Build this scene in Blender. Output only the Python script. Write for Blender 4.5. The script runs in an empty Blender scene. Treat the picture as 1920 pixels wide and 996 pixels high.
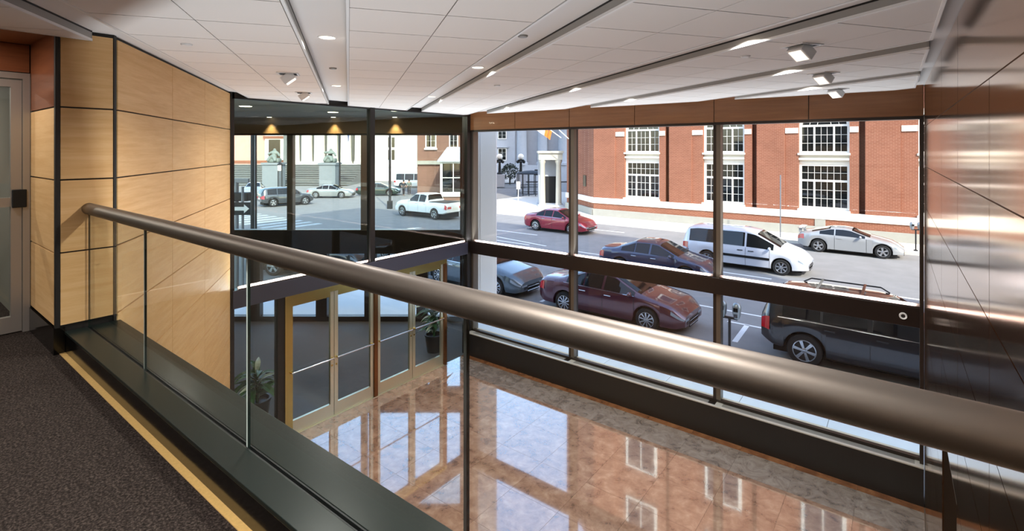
import bpy, bmesh, math, random
from mathutils import Vector, Matrix
random.seed(7)
sc = bpy.context.scene
C = sc.collection

# ------------------------------------------------------------------ camera
EYE = 4.95
YAW = math.atan2(740.0, 956.0)
S_, C_ = math.sin(YAW), math.cos(YAW)
cam_d = bpy.data.cameras.new('camera')
cam_d.sensor_width = 36.0
cam_d.lens = 956.0 / 1920.0 * 36.0
cam_d.shift_y = -(498.0 - 281.0) / 1920.0
cam_d.clip_end = 600
cam_d.clip_start = 0.05
cam = bpy.data.objects.new('camera', cam_d)
C.objects.link(cam)
cam.location = (0, 0, EYE)
cam.rotation_euler = (math.radians(90), 0, YAW)
sc.camera = cam

# ------------------------------------------------------------------ sky, sun, exposure
SUN_AZ = math.radians(58)      # towards +X from the street facade's normal
SUN_EL = math.radians(38)
to_sun = Vector((math.sin(SUN_AZ) * math.cos(SUN_EL), -math.cos(SUN_AZ) * math.cos(SUN_EL), math.sin(SUN_EL)))
world = bpy.data.worlds.new('world')
sc.world = world
world.use_nodes = True
wn = world.node_tree
wn.nodes.clear()
w_out = wn.nodes.new('ShaderNodeOutputWorld')
w_bg = wn.nodes.new('ShaderNodeBackground')
w_sky = wn.nodes.new('ShaderNodeTexSky')
w_sky.sky_type = 'NISHITA'
w_sky.sun_disc = False
w_sky.sun_elevation = SUN_EL
w_sky.sun_rotation = math.atan2(to_sun.x, to_sun.y)
w_sky.air_density = 1.0
w_sky.dust_density = 1.5
w_bg.inputs['Strength'].default_value = 0.74
wn.links.new(w_sky.outputs[0], w_bg.inputs['Color'])
wn.links.new(w_bg.outputs[0], w_out.inputs['Surface'])
sun_d = bpy.data.lights.new('sun', 'SUN')
sun_d.energy = 5.2
sun_d.angle = math.radians(0.6)
sun_d.color = (1.0, 0.95, 0.86)
sun = bpy.data.objects.new('sun', sun_d)
C.objects.link(sun)
sun.rotation_euler = to_sun.to_track_quat('Z', 'Y').to_euler()
sun.location = to_sun * 60
DOWNLIGHT_W = 34.0
COVE_FILL_W = 16.0        # per metre of added ceiling fill strip on the transom ledges
FASCIA_FILL_W = 7.8      # the same added fill along the mezzanine fascia
sc.view_settings.view_transform = 'Standard'
sc.view_settings.look = 'None'
sc.view_settings.gamma = 1.0
sc.view_settings.use_curve_mapping = False
sc.view_settings.exposure = 0.35
try:
    sc.cycles.max_bounces = 10
    sc.cycles.diffuse_bounces = 5
    sc.cycles.glossy_bounces = 5
    sc.cycles.transparent_max_bounces = 24
    sc.cycles.sample_clamp_indirect = 6.0
    sc.cycles.caustics_reflective = False
    sc.cycles.caustics_refractive = False
except Exception:
    pass


# ------------------------------------------------------------------ materials
def srgb(r, g, b):
    def f(c):
        c /= 255.0
        return c / 12.92 if c <= 0.04045 else ((c + 0.055) / 1.055) ** 2.4
    return (f(r), f(g), f(b), 1.0)


MATS = {}


def mat(name, rgb, rough=0.5, metal=0.0, spec=0.5, coat=0.0, emit=None, estr=0.0, var=0.0, vscale=8.0,
        stretch=(1, 1, 1), rand=0.0, bump=0.0, bscale=60.0, aniso=0.0, coatrough=0.03):
    """Principled material; var = noise variation of value, rand = per-object variation."""
    if name in MATS:
        return MATS[name]
    m = bpy.data.materials.new(name)
    m.use_nodes = True
    nt = m.node_tree
    b = nt.nodes['Principled BSDF']
    col = srgb(*rgb)
    b.inputs['Base Color'].default_value = col
    b.inputs['Roughness'].default_value = rough
    b.inputs['Metallic'].default_value = metal
    b.inputs['Specular IOR Level'].default_value = spec
    b.inputs['Coat Weight'].default_value = coat
    b.inputs['Coat Roughness'].default_value = coatrough
    b.inputs['Anisotropic'].default_value = aniso
    if emit:
        b.inputs['Emission Color'].default_value = srgb(*emit)
        b.inputs['Emission Strength'].default_value = estr
    if var > 0 or rand > 0:
        hsv = nt.nodes.new('ShaderNodeHueSaturation')
        hsv.inputs['Color'].default_value = col
        val = None
        if var > 0:
            tc = nt.nodes.new('ShaderNodeTexCoord')
            mp = nt.nodes.new('ShaderNodeMapping')
            mp.inputs['Scale'].default_value = stretch
            nz = nt.nodes.new('ShaderNodeTexNoise')
            nz.inputs['Scale'].default_value = vscale
            nz.inputs['Detail'].default_value = 6
            nz.inputs['Roughness'].default_value = 0.65
            nt.links.new(tc.outputs['Object'], mp.inputs['Vector'])
            nt.links.new(mp.outputs['Vector'], nz.inputs['Vector'])
            mr = nt.nodes.new('ShaderNodeMapRange')
            mr.inputs['From Min'].default_value = 0.25
            mr.inputs['From Max'].default_value = 0.75
            mr.inputs['To Min'].default_value = 1 - var
            mr.inputs['To Max'].default_value = 1 + var
            nt.links.new(nz.outputs['Fac'], mr.inputs['Value'])
            val = mr.outputs['Result']
        if rand > 0:
            oi = nt.nodes.new('ShaderNodeObjectInfo')
            m2 = nt.nodes.new('ShaderNodeMapRange')
            m2.inputs['To Min'].default_value = 1 - rand
            m2.inputs['To Max'].default_value = 1 + rand
            nt.links.new(oi.outputs['Random'], m2.inputs['Value'])
            if val is not None:
                mu = nt.nodes.new('ShaderNodeMath')
                mu.operation = 'MULTIPLY'
                nt.links.new(val, mu.inputs[0])
                nt.links.new(m2.outputs['Result'], mu.inputs[1])
                val = mu.outputs[0]
            else:
                val = m2.outputs['Result']
        nt.links.new(val, hsv.inputs['Value'])
        nt.links.new(hsv.outputs['Color'], b.inputs['Base Color'])
    if bump > 0:
        tc = nt.nodes.new('ShaderNodeTexCoord')
        nz = nt.nodes.new('ShaderNodeTexNoise')
        nz.inputs['Scale'].default_value = bscale
        nz.inputs['Detail'].default_value = 3
        bp = nt.nodes.new('ShaderNodeBump')
        bp.inputs['Strength'].default_value = bump
        bp.inputs['Distance'].default_value = 0.01
        nt.links.new(tc.outputs['Object'], nz.inputs['Vector'])
        nt.links.new(nz.outputs['Fac'], bp.inputs['Height'])
        nt.links.new(bp.outputs['Normal'], b.inputs['Normal'])
    MATS[name] = m
    return m


def glass_mat(name, tint=(1, 1, 1), ior=1.45, gain=1.0):
    m = bpy.data.materials.new(name)
    m.use_nodes = True
    nt = m.node_tree
    nt.nodes.clear()
    out = nt.nodes.new('ShaderNodeOutputMaterial')
    mix = nt.nodes.new('ShaderNodeMixShader')
    tr = nt.nodes.new('ShaderNodeBsdfTransparent')
    tr.inputs['Color'].default_value = (*tint, 1)
    gl = nt.nodes.new('ShaderNodeBsdfGlossy')
    gl.inputs['Roughness'].default_value = 0.0
    lw = nt.nodes.new('ShaderNodeLayerWeight')
    lw.inputs['Blend'].default_value = 0.5
    pw = nt.nodes.new('ShaderNodeMath')
    pw.operation = 'POWER'
    pw.inputs[1].default_value = 4.5
    f0 = ((ior - 1) / (ior + 1)) ** 2
    mu = nt.nodes.new('ShaderNodeMath')
    mu.operation = 'MULTIPLY_ADD'
    mu.inputs[1].default_value = (1 - f0) * gain
    mu.inputs[2].default_value = f0 * gain
    nt.links.new(lw.outputs['Facing'], pw.inputs[0])
    nt.links.new(pw.outputs[0], mu.inputs[0])
    nt.links.new(mu.outputs[0], mix.inputs['Fac'])
    nt.links.new(tr.outputs[0], mix.inputs[1])
    nt.links.new(gl.outputs[0], mix.inputs[2])
    nt.links.new(mix.outputs[0], out.inputs['Surface'])
    MATS[name] = m
    return m


def ramp_mat(name, stops, scale, stretch, rough, spec=0.5, coat=0.0, rand_offset=True, distortion=0.0, bump=0.0, detail=8, coatrough=0.05, coords='Object', ior=1.5):
    """Noise through a colour ramp: stone, veneer, carpet."""
    m = bpy.data.materials.new(name)
    m.use_nodes = True
    nt = m.node_tree
    b = nt.nodes['Principled BSDF']
    b.inputs['Roughness'].default_value = rough
    b.inputs['Specular IOR Level'].default_value = spec
    b.inputs['Coat Weight'].default_value = coat
    b.inputs['Coat Roughness'].default_value = coatrough
    tc = nt.nodes.new('ShaderNodeTexCoord')
    mp = nt.nodes.new('ShaderNodeMapping')
    mp.inputs['Scale'].default_value = stretch
    nt.links.new(tc.outputs[coords], mp.inputs['Vector'])
    if rand_offset:
        oi = nt.nodes.new('ShaderNodeObjectInfo')
        sc_ = nt.nodes.new('ShaderNodeVectorMath')
        sc_.operation = 'SCALE'
        sc_.inputs[0].default_value = (13.0, 7.0, 19.0)
        nt.links.new(oi.outputs['Random'], sc_.inputs['Scale'])
        ad = nt.nodes.new('ShaderNodeVectorMath')
        ad.operation = 'ADD'
        nt.links.new(mp.outputs[0], ad.inputs[0])
        nt.links.new(sc_.outputs[0], ad.inputs[1])
        vec = ad.outputs[0]
    else:
        vec = mp.outputs[0]
    nz = nt.nodes.new('ShaderNodeTexNoise')
    nz.inputs['Scale'].default_value = scale
    nz.inputs['Detail'].default_value = detail
    nz.inputs['Roughness'].default_value = 0.65
    nz.inputs['Distortion'].default_value = distortion
    nt.links.new(vec, nz.inputs['Vector'])
    cr = nt.nodes.new('ShaderNodeValToRGB')
    el = cr.color_ramp.elements
    el[0].position, el[0].color = stops[0][0], srgb(*stops[0][1])
    el[1].position, el[1].color = stops[-1][0], srgb(*stops[-1][1])
    for p, c in stops[1:-1]:
        e = el.new(p)
        e.color = srgb(*c)
    nt.links.new(nz.outputs['Fac'], cr.inputs['Fac'])
    nt.links.new(cr.outputs['Color'], b.inputs['Base Color'])
    if bump > 0:
        bp = nt.nodes.new('ShaderNodeBump')
        bp.inputs['Strength'].default_value = bump
        bp.inputs['Distance'].default_value = 0.01
        nt.links.new(nz.outputs['Fac'], bp.inputs['Height'])
        nt.links.new(bp.outputs['Normal'], b.inputs['Normal'])
    b.inputs['IOR'].default_value = ior
    b.inputs['Coat IOR'].default_value = max(1.5, ior - 0.2)
    MATS[name] = m
    return m


def brick_mat(name, c1, c2, mortar):
    m = bpy.data.materials.new(name)
    m.use_nodes = True
    nt = m.node_tree
    b = nt.nodes['Principled BSDF']
    b.inputs['Roughness'].default_value = 0.9
    b.inputs['Specular IOR Level'].default_value = 0.2
    tc = nt.nodes.new('ShaderNodeTexCoord')
    sp = nt.nodes.new('ShaderNodeSeparateXYZ')
    ad = nt.nodes.new('ShaderNodeMath')
    cb = nt.nodes.new('ShaderNodeCombineXYZ')
    nt.links.new(tc.outputs['Object'], sp.inputs[0])
    nt.links.new(sp.outputs['X'], ad.inputs[0])
    nt.links.new(sp.outputs['Y'], ad.inputs[1])
    nt.links.new(ad.outputs[0], cb.inputs['X'])
    nt.links.new(sp.outputs['Z'], cb.inputs['Y'])
    bk = nt.nodes.new('ShaderNodeTexBrick')
    bk.inputs['Color1'].default_value = srgb(*c1)
    bk.inputs['Color2'].default_value = srgb(*c2)
    bk.inputs['Mortar'].default_value = srgb(*mortar)
    bk.inputs['Scale'].default_value = 1.0
    bk.inputs['Brick Width'].default_value = 0.24
    bk.inputs['Row Height'].default_value = 0.085
    bk.inputs['Mortar Size'].default_value = 0.008
    nt.links.new(cb.outputs[0], bk.inputs['Vector'])
    nz = nt.nodes.new('ShaderNodeTexNoise')
    nz.inputs['Scale'].default_value = 0.9
    nz.inputs['Detail'].default_value = 5
    nt.links.new(tc.outputs['Object'], nz.inputs['Vector'])
    mr = nt.nodes.new('ShaderNodeMapRange')
    mr.inputs['To Min'].default_value = 0.82
    mr.inputs['To Max'].default_value = 1.18
    nt.links.new(nz.outputs['Fac'], mr.inputs['Value'])
    hs = nt.nodes.new('ShaderNodeHueSaturation')
    nt.links.new(bk.outputs['Color'], hs.inputs['Color'])
    nt.links.new(mr.outputs['Result'], hs.inputs['Value'])
    nt.links.new(hs.outputs['Color'], b.inputs['Base Color'])
    MATS[name] = m
    return m


M_TILE_C = mat('ceiling_tile', (238, 235, 232), 0.95, spec=0.1, rand=0.015, bump=0.15, bscale=220)
M_CEIL = mat('ceiling_paint', (232, 231, 230), 0.8, spec=0.2)
M_TRIMW = mat('white_metal_trim', (236, 236, 236), 0.35, spec=0.5)
M_FASCIA = mat('grey_fascia', (158, 156, 152), 0.6)
M_JOINT = mat('ceiling_joint', (84, 78, 74), 0.9)
M_WOOD = ramp_mat('anigre_veneer', [(0.28, (216, 168, 110)), (0.5, (226, 182, 126)), (0.72, (235, 195, 142))], 3.0, (0.6, 0.6, 9.0), 0.45, spec=0.3, coat=0.0, distortion=0.4)
M_WOODRED = ramp_mat('reddish_veneer', [(0.3, (120, 66, 40)), (0.7, (146, 86, 54))], 3.0, (0.6, 0.6, 9.0), 0.3, coat=0.3)
M_HEAD = ramp_mat('brown_header', [(0.3, (126, 82, 48)), (0.7, (148, 100, 62))], 3.0, (0.4, 0.4, 6.0), 0.4, coat=0.15)
M_BLACK = mat('black_backing', (14, 12, 11), 0.6)
M_PLINTH = mat('black_plinth', (22, 18, 16), 0.35)
M_BRONZE = mat('dark_bronze', (44, 36, 31), 0.35, metal=0.3)
M_MULL = mat('bronze_mullion', (112, 104, 94), 0.35, metal=0.7)
M_TRANS = mat('dark_transom', (34, 26, 23), 0.32, metal=0.2)
M_SILL = mat('brushed_sill', (190, 184, 174), 0.4, metal=0.4)
M_LEDGE = mat('added_lip_tone', (104, 84, 76), 0.6)  # for the lips of the added uplight strips
M_GRILLE = mat('sill_grille', (150, 147, 142), 0.45, metal=0.3)
M_METAL = mat('bronze_sheet', (222, 184, 148), 0.12, metal=1.0)
M_METALJ = mat('sheet_joint', (62, 46, 34), 0.5, metal=0.5)
M_RAIL = mat('brushed_handrail', (126, 118, 111), 0.46, metal=1.0)
M_BRASS = mat('polished_brass', (196, 172, 104), 0.22, metal=1.0)
M_SATIN = mat('satin_nickel_brass', (216, 212, 186), 0.28, metal=0.9)
M_COPPER = mat('bronze_post', (132, 88, 52), 0.25, metal=0.9)
M_ALU = mat('aluminium_frame', (178, 172, 166), 0.38, metal=0.6)
M_CARPET = ramp_mat('carpet', [(0.30, (24, 20, 19)), (0.5, (50, 43, 40)), (0.72, (92, 81, 75))], 95.0, (1, 1, 1), 1.0, spec=0.05, rand_offset=False, bump=0.6, detail=4)
M_STRIP = mat('tan_edge_strip', (206, 168, 102), 0.85, var=0.12, vscale=60)
M_SLATE = mat('dark_green_granite', (26, 33, 31), 0.28, spec=0.18, var=0.08, vscale=30)
M_GLOSSBLACK = mat('gloss_black_face', (12, 11, 10), 0.12)
M_MARBLE = ramp_mat('rose_marble', [(0.28, (92, 66, 54)), (0.42, (134, 102, 86)), (0.56, (154, 122, 104)), (0.75, (178, 150, 132))], 5.0, (1, 1, 1), 0.06, spec=0.9, coat=1.0, distortion=0.35, detail=12, coatrough=0.02, ior=1.9)
M_MARBLEG = ramp_mat('grey_marble_border', [(0.28, (84, 72, 68)), (0.45, (128, 112, 104)), (0.75, (164, 150, 142))], 4.0, (1, 1, 1), 0.07, spec=0.9, coat=1.0, distortion=1.6, detail=12, coatrough=0.02, ior=1.9)
M_MARBLEB = ramp_mat('amber_marble_border', [(0.3, (86, 52, 32)), (0.5, (118, 74, 46)), (0.75, (146, 100, 66))], 3.0, (1, 1, 1), 0.1, spec=0.6, coat=0.5, distortion=1.0)
M_GROUT = mat('grout', (110, 92, 80), 0.8)
M_WALLW = mat('plain_wall', (206, 194, 178), 0.85)
M_GLASS = glass_mat('clear_glass', (0.97, 0.985, 0.98), 1.4, 0.8)
M_GLASSG = glass_mat('green_tinted_glass', (0.84, 0.89, 0.855), 1.45, 1.0)
M_GLASSR = glass_mat('railing_glass', (0.95, 0.975, 0.955), 1.42, 1.0)
M_GEDGE = mat('glass_edge', (26, 40, 36), 0.1)
M_GEDGEW = mat('glass_edge_bright', (206, 218, 212), 0.1)
M_DARKGLASS = mat('dark_window_glass', (20, 23, 24), 0.04, spec=0.7)
M_CARGLASS = mat('car_glass', (18, 20, 21), 0.04, spec=0.4)
M_LAMP = mat('lamp_face', (255, 246, 230), 0.5, emit=(255, 238, 208), estr=6.0)
M_LAMPD = mat('lamp_face_dim', (250, 246, 238), 0.4, emit=(255, 244, 226), estr=0.9)
M_ASPHALT = mat('asphalt', (134, 132, 130), 0.9, spec=0.2, var=0.12, vscale=1.2, bump=0.3, bscale=50)
M_CONC = mat('concrete_slab', (218, 220, 220), 0.85, spec=0.2, var=0.05, vscale=5, rand=0.03)
M_CONCF = mat('far_sidewalk', (212, 206, 194), 0.9, spec=0.1, var=0.06, vscale=2)
M_CURB = mat('curb_stone', (160, 158, 154), 0.85)
M_PAINT = mat('road_paint', (224, 224, 222), 0.8, var=0.08, vscale=20)
M_BRICK = brick_mat('red_brick', (128, 80, 61), (137, 88, 68), (158, 116, 96))
M_BRICKB = brick_mat('brown_brick', (118, 86, 74), (128, 94, 80), (136, 112, 100))
M_STONE = mat('white_stone', (232, 226, 212), 0.8, var=0.05, vscale=3)
M_STONEG = mat('grey_stone', (166, 170, 176), 0.85, var=0.06, vscale=2)
M_STEP = mat('step_stone', (112, 114, 112), 0.9, var=0.06, vscale=2)
M_PED = mat('pedestal_stone', (122, 128, 132), 0.9, var=0.06, vscale=2)
M_STONEB = mat('base_stone', (154, 152, 142), 0.85, var=0.07, vscale=3)
M_WHITE = mat('white_paint', (236, 232, 222), 0.5)
M_PILASTER = mat('cream_pilaster', (244, 238, 232), 0.7)
M_IRON = mat('black_iron', (26, 27, 30), 0.5, metal=0.3)
M_POLE = mat('galvanised_pole', (128, 130, 134), 0.45, metal=0.5)
M_TYRE = mat('tyre', (24, 24, 25), 0.85)
M_RIM = mat('alloy_rim', (192, 194, 198), 0.25, metal=0.9)
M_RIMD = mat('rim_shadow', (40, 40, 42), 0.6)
M_CHROME = mat('chrome', (220, 222, 226), 0.12, metal=1.0)
M_UNDER = mat('underbody', (12, 12, 13), 0.9)
M_TRIMK = mat('black_car_trim', (18, 18, 19), 0.4)
M_HEADL = mat('headlamp', (132, 142, 152), 0.08, spec=0.8)
M_TAILL = mat('tail_lamp', (176, 18, 26), 0.15, spec=0.7)
M_PLATE = mat('number_plate', (226, 222, 206), 0.5)
M_LEAF = mat('plant_leaf', (52, 92, 52), 0.4, var=0.3, vscale=8, rand=0.3)
M_LEAFW = mat('pale_leaf', (190, 200, 176), 0.4, rand=0.15)
M_POT = mat('dark_planter', (40, 38, 38), 0.4)
M_BRONZEST = mat('statue_bronze', (108, 118, 112), 0.6)
M_VESTF = mat('vestibule_mat', (62, 62, 66), 0.75, var=0.12, vscale=40)
M_VESTW = mat('vestibule_soffit', (112, 92, 68), 0.5)
M_BUSH = mat('bush_leaf', (40, 52, 44), 0.9, rand=0.1)


# ------------------------------------------------------------------ mesh helpers
class MB:
    def __init__(self, T=None):
        self.v, self.f, self.mi = [], [], []
        self.T = T

    def pt(self, p):
        p = Vector(p)
        if self.T is not None:
            p = self.T @ p
        self.v.append(tuple(p))
        return len(self.v) - 1

    def face(self, pts, mi=0):
        self.f.append([self.pt(p) for p in pts])
        self.mi.append(mi)

    def box(self, x0, x1, y0, y1, z0, z1, mi=0, mis=None):
        if x0 > x1: x0, x1 = x1, x0
        if y0 > y1: y0, y1 = y1, y0
        if z0 > z1: z0, z1 = z1, z0
        i = [self.pt(p) for p in ((x0, y0, z0), (x1, y0, z0), (x1, y1, z0), (x0, y1, z0),
                                  (x0, y0, z1), (x1, y0, z1), (x1, y1, z1), (x0, y1, z1))]
        fs = ((3, 2, 1, 0), (4, 5, 6, 7), (0, 1, 5, 4), (1, 2, 6, 5), (2, 3, 7, 6), (3, 0, 4, 7))
        for k, q in enumerate(fs):
            self.f.append([i[j] for j in q])
            self.mi.append(mis[k] if mis else mi)
        return self

    def prism(self, poly, z0, z1, mi=0):
        a = 0
        n = len(poly)
        for k in range(n):
            x0, y0 = poly[k][:2]
            x1, y1 = poly[(k + 1) % n][:2]
            a += x0 * y1 - x1 * y0
        if a < 0:
            poly = poly[::-1]
        lo = [self.pt((p[0], p[1], z0)) for p in poly]
        hi = [self.pt((p[0], p[1], z1)) for p in poly]
        self.f.append(lo[::-1]); self.mi.append(mi)
        self.f.append(hi); self.mi.append(mi)
        for k in range(n):
            j = (k + 1) % n
            self.f.append([lo[k], lo[j], hi[j], hi[k]]); self.mi.append(mi)
        return self

    def cyl(self, p0, p1, r0, r1=None, n=16, mi=0, caps=True):
        r1 = r0 if r1 is None else r1
        p0, p1 = Vector(p0), Vector(p1)
        d = (p1 - p0).normalized()
        a = Vector((0, 0, 1)) if abs(d.z) < 0.9 else Vector((1, 0, 0))
        u = d.cross(a).normalized()
        w = d.cross(u)
        A = [self.pt(p0 + (u * math.cos(2 * math.pi * k / n) + w * math.sin(2 * math.pi * k / n)) * r0) for k in range(n)]
        B = [self.pt(p1 + (u * math.cos(2 * math.pi * k / n) + w * math.sin(2 * math.pi * k / n)) * r1) for k in range(n)]
        for k in range(n):
            j = (k + 1) % n
            self.f.append([A[k], A[j], B[j], B[k]]); self.mi.append(mi)
        if caps:
            self.f.append(A[::-1]); self.mi.append(mi)
            self.f.append(B); self.mi.append(mi)
        return self

    def lathe(self, prof, axis_p=(0, 0, 0), axis='Z', n=20, mi=0, closed=False):
        """prof: list of (radius, height)."""
        rings = []
        for r, h in prof:
            ring = []
            for k in range(n):
                a = 2 * math.pi * k / n
                c, s = math.cos(a) * r, math.sin(a) * r
                p = {'Z': (c, s, h), 'Y': (c, h, s), 'X': (h, c, s)}[axis]
                ring.append(self.pt((p[0] + axis_p[0], p[1] + axis_p[1], p[2] + axis_p[2])))
            rings.append(ring)
        m = len(rings)
        for q in range(m if closed else m - 1):
            A, B = rings[q], rings[(q + 1) % m]
            for k in range(n):
                j = (k + 1) % n
                self.f.append([A[k], A[j], B[j], B[k]]); self.mi.append(mi)
        return self

    def ball(self, c, r, n=10, sx=1, sy=1, sz=1):
        prof = [(max(1e-3, math.sin(math.pi * k / n)), -math.cos(math.pi * k / n)) for k in range(n + 1)]
        rings = []
        for rr, h in prof:
            rings.append([self.pt((c[0] + r * sx * rr * math.cos(2 * math.pi * k / (n + 4)), c[1] + r * sy * rr * math.sin(2 * math.pi * k / (n + 4)), c[2] + r * sz * h)) for k in range(n + 4)])
        for q in range(n):
            for k in range(n + 4):
                j = (k + 1) % (n + 4)
                self.f.append([rings[q][k], rings[q][j], rings[q + 1][j], rings[q + 1][k]]); self.mi.append(0)
        return self

    def mesh(self, name, mats, smooth=None):
        me = bpy.data.meshes.new(name)
        me.from_pydata(self.v, [], self.f)
        for m in (mats if isinstance(mats, (list, tuple)) else [mats]):
            me.materials.append(m)
        if any(self.mi):
            me.polygons.foreach_set('material_index', self.mi)
        bm = bmesh.new()
        bm.from_mesh(me)
        bmesh.ops.recalc_face_normals(bm, faces=bm.faces)
        bm.to_mesh(me)
        bm.free()
        if smooth is not None:
            me.polygons.foreach_set('use_smooth', [True] * len(me.polygons))
            me.set_sharp_from_angle(angle=math.radians(smooth))
        me.update()
        return me

    def build(self, name, mats, parent=None, smooth=None, bevel=0.0):
        return link(name, self.mesh(name, mats, smooth), parent, bevel)


def link(name, data, parent=None, bevel=0.0):
    o = bpy.data.objects.new(name, data)
    C.objects.link(o)
    if parent is not None:
        o.parent = parent
    if bevel > 0:
        b = o.modifiers.new('bevel', 'BEVEL')
        b.width = bevel
        b.segments = 2
        b.limit_method = 'ANGLE'
    return o


def tag(o, label, cat, group=None, kind=None):
    o['label'] = label
    o['category'] = cat
    if group: o['group'] = group
    if kind: o['kind'] = kind
    return o


def thing(name, label, cat, loc=(0, 0, 0), rz=0.0, group=None, kind=None):
    o = bpy.data.objects.new(name, None)
    o.empty_display_size = 0.2
    C.objects.link(o)
    o.location = loc
    o.rotation_euler = (0, 0, rz)
    return tag(o, label, cat, group, kind)


def bx(name, m, parent, *a, bevel=0.0, T=None):
    return MB(T).box(*a).build(name, m, parent, bevel=bevel)


def frame_T(org, ux):
    """Local x along the unit vector ux (2D), local y to its left, z up."""
    return Matrix(((ux[0], -ux[1], 0, org[0]), (ux[1], ux[0], 0, org[1]), (0, 0, 1, org[2] if len(org) > 2 else 0), (0, 0, 0, 1)))


def clip_poly(poly, nx, ny, d):
    """Keep nx*x+ny*y <= d."""
    out = []
    n = len(poly)
    for k in range(n):
        a, b = poly[k], poly[(k + 1) % n]
        da, db = nx * a[0] + ny * a[1] - d, nx * b[0] + ny * b[1] - d
        if da <= 0: out.append(a)
        if da * db < 0:
            t = da / (da - db)
            out.append((a[0] + (b[0] - a[0]) * t, a[1] + (b[1] - a[1]) * t))
    return out


def area(poly):
    return abs(sum(poly[k][0] * poly[(k + 1) % len(poly)][1] - poly[(k + 1) % len(poly)][0] * poly[k][1] for k in range(len(poly)))) / 2 if len(poly) > 2 else 0


# ------------------------------------------------------------------ key planes (metres, lobby floor z = 0)
ZC = 5.79            # underside of ceiling panels
ZS = 5.865           # ceiling in the slots
MZ = 3.43            # mezzanine floor
XD = -8.45           # door wall
YG = 9.33            # street glazing
LEV = [5.27 - 0.545 * k for k in range(0, 10)]


def wallx(y):        # metal wall, a hair off square
    return 0.195 + 0.0164 * (9.1 - y)


WA = Vector((-4.99, 1.276, 0))            # near corner of the veneer wall
WD = Vector((-0.824, 0.566, 0)).normalized()
WL = 4.18                                  # its length to the door wall
WB = WA + WD * WL

# ================================================================== LOBBY FLOOR
floor_l = tag(MB().prism([(XD - 0.05, 3.2), (XD - 0.05, YG), (0.2, YG), (0.42, -4.2), (-9.2, -4.2)], -0.3, -0.012).build('floor_lobby', M_GROUT),
              'polished rose marble tile floor of the lobby below', 'floor', kind='structure')
xs = [-5.37 + 0.8 * k for k in range(-4, 8)]
ys = [8.27 - 0.8 * k for k in range(0, 10)]
for i, x in enumerate(xs):
    for j, y in enumerate(ys):
        p = [(x + 0.0015, y - 0.8 + 0.0015), (x + 0.8 - 0.0015, y - 0.8 + 0.0015), (x + 0.8 - 0.0015, y - 0.0015), (x + 0.0015, y - 0.0015)]
        p = clip_poly(p, -1, 0, -XD)
        p = clip_poly(p, 1, 0.0164, 0.195 + 0.0164 * 9.1)
        p = clip_poly(p, -0.566, -0.824, -(0.566 * WA.x + 0.824 * WA.y) ) if y > 0.6 else p
        if area(p) > 0.02:
            MB().prism(p, -0.012, 0.0).build('tile', M_MARBLE, floor_l)
for x in xs:
    x1 = min(x + 0.7985, 0.19)
    x0 = max(x + 0.0015, XD)
    if x1 > x0:
        bx('border_tile', M_MARBLEG, floor_l, x0, x1, 8.2715, 8.9285, -0.012, 0.0)
        bx('border_tile', M_MARBLEB, floor_l, x0, x1, 8.9315, 9.07, -0.012, 0.0)

# ================================================================== STREET WINDOW WALL
XE = 0.19
win1 = thing('window_1', 'wide street window wall in three tall bays with a dark transom', 'window', kind='structure')
bx('plinth', M_PLINTH, win1, XD, XE, 9.07, 9.5, -0.1, 0.525)
MUL = [(-5.645, -5.53), (-2.69, -2.575)]
bays = [(-8.33, -5.645), (-5.53, -2.69), (-2.575, 0.15)]
# sill: nosing, recessed grille, back curb
bx('sill_nosing', M_SILL, win1, XD, XE, 9.055, 9.11, 0.525, 0.545, bevel=0.004)
for k, (a, b) in enumerate(bays):
    g = MB()
    y = 9.118
    while y < 9.235:
        g.box(a + 0.06, b - 0.06, y, y + 0.006, 0.522, 0.54)
        y += 0.012
    g.build('sill_grille', M_GRILLE, win1)
    bx('sill_plate', M_SILL, win1, a - 0.05 if k else XD, a + 0.06, 9.11, 9.24, 0.524, 0.541)
bx('sill_plate', M_SILL, win1, 0.09, XE, 9.11, 9.24, 0.524, 0.541)
bx('sill_back', M_BRONZE, win1, XD, XE, 9.24, 9.32, 0.525, 0.585)
bx('outer_sill', mat('outer_sill_stone', (206, 190, 166), 0.8), win1, XD, XE, 9.345, 9.43, 0.5, 0.56)
bx('head_frame', M_BRONZE, win1, XD, XE, 9.2, 9.42, 5.385, 5.425)
tr = bx('transom', M_TRANS, win1, XD, XE, 9.19, 9.42, 2.435, 2.72, bevel=0.006)
for a, b in MUL:
    m = MB()
    m.box(a, b, 9.25, 9.44, 0.545, 5.40, mis=(0, 0, 0, 0, 0, 0))
    m.build('mullion', M_BRONZE, win1)
    bx('mullion_cap', M_MULL, win1, a + 0.055, b + 0.012, 9.243, 9.36, 0.58, 5.39)
bx('jamb', M_MULL, win1, -8.42, -8.345, 9.24, 9.42, 0.545, 5.40)
bx('jamb', M_BRONZE, win1, 0.145, XE, 9.16, 9.42, 0.545, 5.40)
for a, b in bays:
    bx('pane', M_GLASS, win1, a, b, YG, YG + 0.012, 0.575, 2.435)
    bx('pane', M_GLASS, win1, a, b, YG, YG + 0.012, 2.72, 5.39)
sn = MB().lathe([(0.0, 9.178), (0.026, 9.178), (0.028, 9.172), (0.045, 9.168), (0.048, 9.176), (0.048, 9.19)], axis_p=(-0.04, 0, 2.575), axis='Y', n=20)
snm = sn.build('wall_sensor', M_TRIMW, smooth=40)
tag(snm, 'small round white sensor ring on the dark transom at right', 'sensor')
MB().lathe([(0.0, 9.1775), (0.026, 9.1775)], axis_p=(-0.04, 0, 2.575), axis='Y', n=20).build('lens', M_BLACK, snm)
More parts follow.
